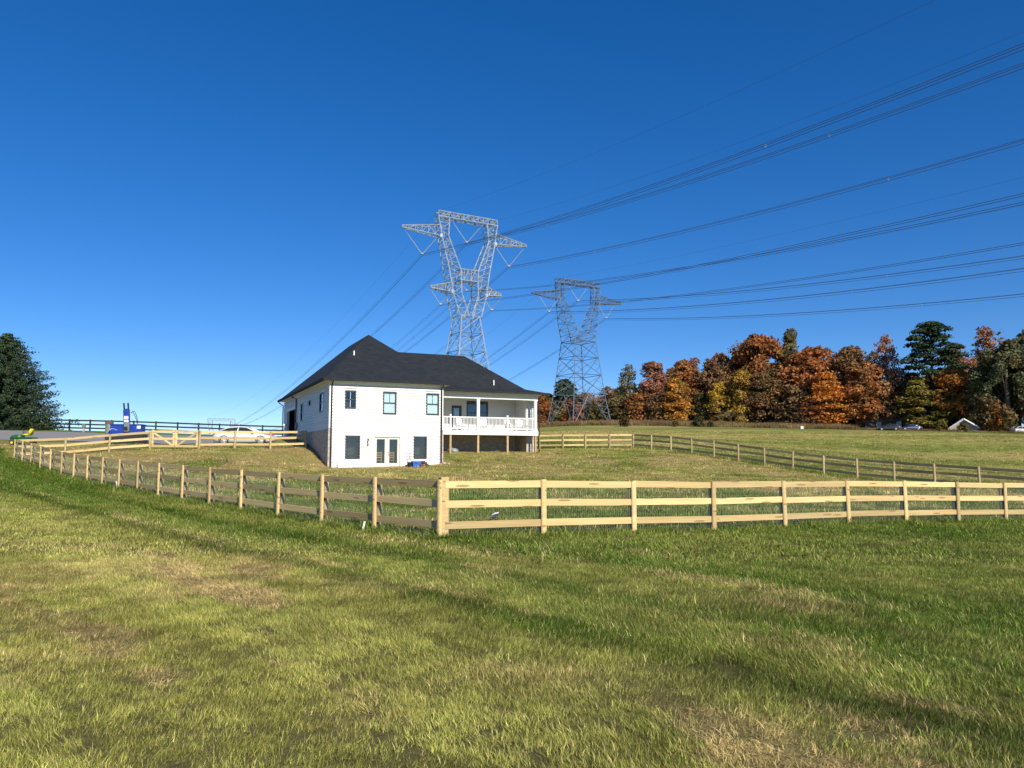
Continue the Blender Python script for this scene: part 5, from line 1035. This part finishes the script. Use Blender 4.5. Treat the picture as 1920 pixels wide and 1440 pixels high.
def lawn(name, label, y0, y1, dens, colx, ng_, nf, nt, sc0, tall_only=False):
    X, Y = frustum_pts(y0, y1, dens); keep = ~blocked(X, Y) & ((Y < 50) | (X > -16)  | ((Y < 56) & (X < -14))); X, Y = X[keep], Y[keep]; dry, lush = dry_lush(X, Y); n = len(X)
    s = X*MP[0]+Y*MP[1]; band = np.sign(np.sin((s+.4)*2*math.pi/3.0))
    rz = mow_a + np.where(band > 0, 0, math.pi) + r.normal(size=n)*.9
    s2 = s + .5*(fbm(X*.35+1, Y*.35+6, 3)-.5)
    cover = fbm(X*1.3+5, Y*1.3+2, 4)
    idx = r.integers(0, ng_, n); isflat = r.random(n) < np.clip(dry*1.1-.1, 0, .92); idx = np.where(isflat, ng_+r.integers(0, nf, n), idx)
    # uncut fringe along the fences
    def dline(a, b):
        d = b-a; L = np.linalg.norm(d); t = ((X-a[0])*d[0]+(Y-a[1])*d[1])/L; q = np.abs((X-a[0])*d[1]-(Y-a[1])*d[0])/L; return np.where((t > -.3) & (t < L+.3), q, 99)
    df = np.minimum(dline(C0, C1), np.minimum(dline(C0, C2), dline(C3, C2))); fringe = df < .30+.25*fbm(X*.8, Y*.8)
    yardtall = in_yard(X, Y) & (r.random(n) < .22) & (Y < 40); tall = (fringe | yardtall | (r.random(n) < .012*lush)) 
    idx = np.where(tall, ng_+nf+r.integers(0, nt, n), idx); lush = np.where(fringe, np.maximum(lush, .75), lush); dry = np.where(fringe, dry*.35, dry)
    sc_ = sc0*(.62+.7*r.random(n))*(.66+.75*cover)*(1+.2*lush)
    Z = gz(X, Y) + .05*(fbm(X*.9, Y*.9)-.5)
    return scatter(name, label, 'grass', X, Y, Z, sc_, rz, idx, colx, dry, lush, np.clip(.55+.9*fbm(X*2.6+9, Y*2.6+1, 3)+.22*r.normal(size=n), .45, 1.6)*(1-np.clip(1.9*fbm(X*.45+3, Y*.45+8, 3)-.35, 0, 1.2)*(.36*np.exp(-((s2-5.3)/.3)**2)+.32*np.exp(-((s2-7.1)/.25)**2)*(Y > 11)+.25*np.exp(-((s2-9.0)/.25)**2)*(Y > 13))))
lawn('lawn_grass', 'short mown lawn grass with straw patches in the foreground', 2.2, 13, 205, near_c, 6, 3, 3, .70)
lawn('lawn_grass', 'short mown lawn grass around and beyond the near fence', 12.5, 30, 44, mid_c, 5, 2, 2, .72)
lawn('lawn_grass', 'short grass of the yard and slope around the house', 30, 62, 15, mid_c, 5, 2, 2, 1.0)
lawn('field_grass', 'pale cut grass of the wide open field beyond the yard', 62, 125, 3.2, mid_c, 5, 2, 2, 1.5)
# tall dry grass at the wood edge
dry_c = coll('dry_grass', [clump(300+i, 60, 1.0, .5, 1.5, .05, .25, M['tall_dry']) for i in range(4)])
n = 9000; t = r.random(n); X = 3+122*t; Y = 206-48*t + 22*(r.random(n)-.55)*(1-.55*t); k = (fbm(X*.12, Y*.12) > .38) | (r.random(n) < .4); X, Y = X[k], Y[k]; n = len(X)
scatter('tall_dry_grass', 'tall dry tan grass along the foot of the wood edge', 'grass', X, Y, gz(X, Y), (.55+.6*r.random(n))*np.where(X > 76, .42, 1), r.random(n)*6.28, r.integers(0, 4, n), dry_c)
